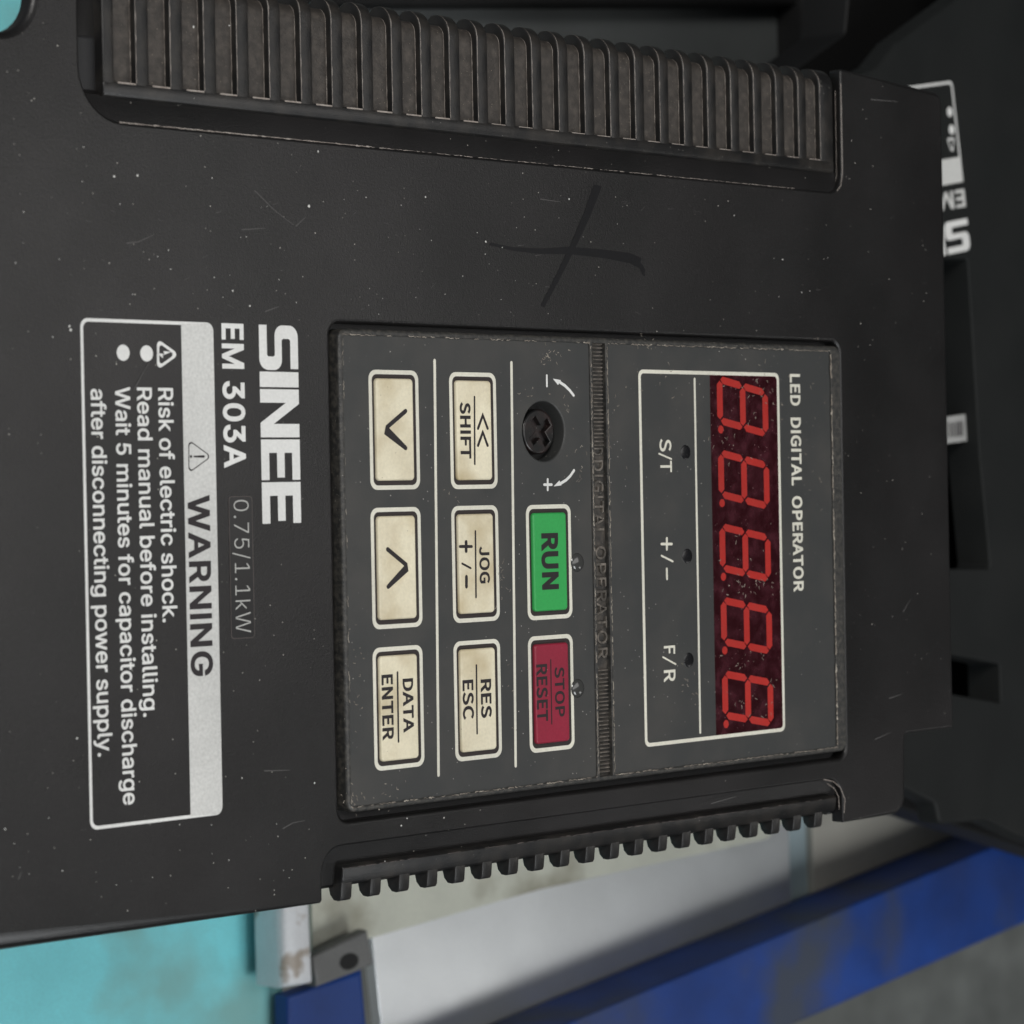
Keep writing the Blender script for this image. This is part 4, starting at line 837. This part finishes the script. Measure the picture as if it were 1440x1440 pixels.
# ================================================================== surroundings
# the second drive underneath, turned a quarter turn
def on(px, py, z): 
    p = P(px, py, z); return Vector((p.x, p.y, z))
Z2 = -66.0
th = math.radians(-90 + 9.5); tilt = math.radians(2)
o2 = thing('frequency_inverter', 'second black inverter drive lying underneath on the right, turned sideways, with an empty display bay', 'inverter', (0, 0, 0))
Rm = Matrix.Rotation(tilt, 3, 'Y') @ Matrix.Rotation(th, 3, 'Z')
ref = Vector((-88.4, 34.2, 0)); target_ = on(1340, 121, Z2)
loc = target_ - Rm @ ref
o2.matrix_world = Matrix.Translation(loc * MM) @ Rm.to_4x4()
Ri = Rm.inverted()
def L2(px, py, h=0.0):
    """point of the second drive's face seen at a pixel, in that drive's own frame"""
    o = Ri @ (CAM - loc); d = Ri @ ray(px, py); t = (h - o.z) / d.z
    return (o.x + d.x * t, o.y + d.y * t)
M['cover2'] = mat('dull_black_plastic', (0.010, 0.0112, 0.011), 0.6, spec=0.3, grain=0.10, dust=0.3, dust_col=(0.02, 0.02, 0.019), dust_scale=0.06, bump=0.3)
o2p = [(1120, 215), (1205, 106), (1235, 92), (1262, 58), (1352, -8), (1365, -160), (1900, -160), (1900, 1330), (1440, 1180), (1386, 1154), (1321, 1160), (1316, 1131), (1255, 1100), (1120, 1000)]
f2 = fillet([(*L2(*p), 2.0, 0.8) for p in o2p], 4)
bay = fillet([(*L2(*p), 1.0, 0.3) for p in ((1180, 362), (1361, 364), (1378, 640), (1393, 800), (1180, 800))], 4)
slot = fillet([(*L2(*p), 0.6, 0.3) for p in ((1290, 915), (1337, 921), (1406, 934), (1408, 989), (1338, 976), (1290, 972))], 4)
slab('front_cover', [(f2, 5.0), (bay, 8), (slot, 8)], 0.0, M['cover2'], o2)
cx = sum(p[0] for p in f2) / len(f2); cy = sum(p[1] for p in f2) / len(f2)
slab('housing', [([(cx + (x - cx) * .95, cy + (y - cy) * .95, .5) for x, y, _ in f2], 12)], -30.0, M['black'], o2)
F = Flat(); wr2 = wr
F.ring(rrect(*wr2, 1.1), rrect(*grow(wr2, -0.55), 0.8), zp); l2 = F.done('warning_label', M['print'], o2)
F = Flat(); F.poly([[(xb, wr[1] + .3), (wr[2] - .02, wr[1] + .02), (wr[2] - .02, wr[3] - .02), (xb, wr[3] - .3)]], zp + .02); F.done('warning_band', M['band'], l2)
F = Flat()
for cx, cy in ((206, 497), (173, 496)):
    c = P(cx, cy); F.poly([circle(c.x, c.y + 2.0, 1.0)], zp)
F.done('bullet_points', M['print'], l2)
F = Flat(); c_ = P(236, 497); tri(F, 220.5, 252, 466, 500, 0.36, zp); F.done('shock_symbol', M['print'], l2)
F = Flat()
for k, a, b in (('S', 457.5, 552), ('I', 556, 582), ('N', 582, 660)): glyph(F, k, a, b, zp)
F.done('maker_lettering', M['print'], o2)
text('model_lettering', 'EM', 'I', 314.5, 343, 455, 560, zp, M['band'], o2, bold=24, track=14)
st_ = [L2(*p, -3.0) for p in ((1300, 591), (1379, 579), (1382, 617), (1300, 628))]
bs_ = slab('barcode_sticker', [([(*p, 0.0) for p in st_], 0.2)], -3.0, mat('grey_paper', (0.36, 0.36, 0.35), 0.6, grain=0.1), o2)
F = Flat(); rr = random.Random(3); xx = 1304.0
while xx < 1374:
    w_ = rr.choice((1.0, 1.6, 2.6)) if xx < 1350 else rr.choice((2.0, 3.0)); k = (xx - 1300) / 80
    F.poly([[L2(xx, 598 - 9 * k, -2.97), L2(xx + w_, 598 - 9 * k, -2.97), L2(xx + w_, 619 - 9 * k, -2.97), L2(xx, 619 - 9 * k, -2.97)]], -2.97)
    xx += w_ + (rr.choice((1.4, 2.2)) if xx < 1350 else 5.0)
F.done('barcode', M['print_dark'], bs_)

def prism(name, pts, z, h, m, parent=None, bev=0.5):
    """block whose top face shows at these pixels, top at height z, thickness h"""
    q = [P(a, b, z) for a, b in pts]
    return slab(name, [([(p.x, p.y, bev) for p in q], h)], z, m, parent)

ZT = -150
m_turq = mat('turquoise_paint', (0.26, 0.84, 0.90), 0.5, stain=(0.26, 0.56, 0.54), stain_scale=0.02, stain_lo=.5, stain_hi=.62, grain=0.06, bump=0.5, bump_scale=0.5, specks=0.0)
t = prism('turquoise_panel', [(-300, 1150), (397, 1150), (400, 1600), (-300, 1700)], ZT, 4, m_turq)
tag(t, 'turquoise painted sheet with grey smudges, beside the white post', 'panel')
t = prism('turquoise_panel', [(-300, -300), (160, -300), (160, 200), (-300, 200)], ZT, 4, m_turq)
tag(t, 'turquoise painted sheet showing through the corner notch of the drive', 'panel')
m_wh = mat('chipped_white_paint', (0.80, 0.81, 0.82), 0.45, stain=(0.42, 0.36, 0.30), stain_scale=0.12, stain_lo=.53, stain_hi=.60, grain=0.05, bump=1.0, bump_scale=0.6)
post = thing('white_post', 'chipped white painted post beside the turquoise sheet, with a grey bolted bracket', 'post', on(425, 1385, ZT - 40))
def inpar(o, par):
    o.parent = par; o.matrix_parent_inverse = Matrix.Translation(par.location).inverted(); return o
inpar(prism('post_tube', [(397, 1180), (438, 1172), (447, 1385), (403, 1392)], ZT + 12, 9, m_wh, bev=3), post)
m_br = mat('grey_bracket_steel', (0.16, 0.16, 0.155), 0.5, stain=(0.3, 0.28, 0.24), stain_scale=0.06, grain=0.1)
b_ = inpar(prism('bracket', [(440, 1345), (517, 1308), (526, 1356), (500, 1368), (446, 1388)], ZT + 8, 3, m_br, bev=0.6), post)
q = on(491, 1352, ZT + 8.05)
F = Flat(); F.poly([[(q.x + 2.6 * math.cos(k * .4), q.y + 1.7 * math.sin(k * .4)) for k in range(16)]], q.z); inpar(F.done('bolt_hole', M['black']), post)
m_cr = mat('stained_cream_paint', (0.66, 0.67, 0.57), 0.5, stain=(0.20, 0.17, 0.10), stain_scale=0.035, stain_lo=.52, stain_hi=.68, grain=0.06)
t = prism('cream_flange', [(436, 1150), (1150, 1100), (1080, 1180), (760, 1251), (520, 1320), (440, 1352)], ZT + 2, 3, m_cr, bev=0.3)
tag(t, 'stained cream steel flange tapering away under the ribbed grip', 'steel strip')
m_sh = mat('grey_sheet_metal', (0.80, 0.83, 0.84), 0.34, metal=0.7, grain=0.03, rvar=0.03)
t = prism('grey_sheet', [(505, 1150), (1107, 1080), (1117, 1400), (560, 1660)], ZT - 6, 3, m_sh, bev=0.3)
tag(t, 'smooth pale grey metal sheet between the drive and the blue rail', 'metal sheet')
m_kh = mat('khaki_grey_sheet', (0.50, 0.48, 0.42), 0.5, grain=0.05)
t = prism('grey_sheet', [(1139, 1080), (1500, 1040), (1500, 1230), (1150, 1390)], ZT - 6, 3, m_kh, bev=0.3)
tag(t, 'khaki grey metal sheet under the corner of the drive', 'metal sheet')
t = prism('seam_strip', [(1095, 1080), (1150, 1080), (1156, 1388), (1108, 1405)], ZT - 8, 3, mat('blue_grey_seam', (0.40, 0.5, 0.53), 0.4), bev=0.3)
tag(t, 'narrow blue grey seam strip between the two metal sheets', 'metal strip')
# blue rails
m_bl = mat('worn_blue_paint', (0.010, 0.055, 0.28), 0.5, stain=(0.06, 0.075, 0.11), stain_scale=0.03, stain_lo=.48, stain_hi=.66, grain=0.15, dust=0.12, dust_col=(0.10, 0.10, 0.10), dust_scale=0.05)
t = prism('blue_rail', [(560, 1538), (1760, 1038), (1760, 1157), (1440, 1299), (1120, 1440), (760, 1600)], ZT + 11, 16, m_bl, bev=1.0)
tag(t, 'long worn blue steel rail running diagonally across the lower right', 'steel rail')
m_bl2 = mat('clean_blue_paint', (0.008, 0.045, 0.22), 0.4, grain=0.1)
t = prism('blue_beam', [(405, 1402), (510, 1362), (530, 1600), (408, 1600)], ZT + 6, 4, m_bl2, bev=1.0)
tag(t, 'dark blue steel frame end below the grey bracket', 'steel frame')
m_fl = mat('grey_floor', (0.26, 0.268, 0.25), 0.6, grain=0.12, dust=0.4, dust_col=(0.035, 0.035, 0.032), dust_scale=0.02)
fl = prism('floor', [(-3000, -2500), (4200, -2500), (4200, 4200), (-3000, 4200)], -420, 5, m_fl, bev=0); fl['kind'] = 'structure'
# behind the upper grip
m_dg = mat('shaded_grey_metal', (0.085, 0.092, 0.092), 0.5, grain=0.06)  # grey sheet metal darkened in colour for shade and dark reflections
t = prism('shaded_metal_sheet', [(470, 9), (1139, 9), (1139, 48), (1260, 40), (1330, 200), (1000, 300), (470, 300)], ZT, 3, m_dg, bev=0.3)
tag(t, 'grey metal sheet with painted-in shade behind the upper ribbed grip', 'metal sheet')
t = prism('black_block', [(1136, -60), (1330, -60), (1290, 20), (1232, 62), (1210, 76), (1140, 78)], ZT + 10, 30, M['black'], bev=3)
tag(t, 'black plastic block at the top right behind the drive', 'plastic block')
t = prism('black_board', [(300, -400), (1139, -400), (1139, 8), (470, 8), (300, 8)], ZT + 6, 20, M['black'], bev=1)
tag(t, 'black panel along the top edge behind the drive', 'panel')
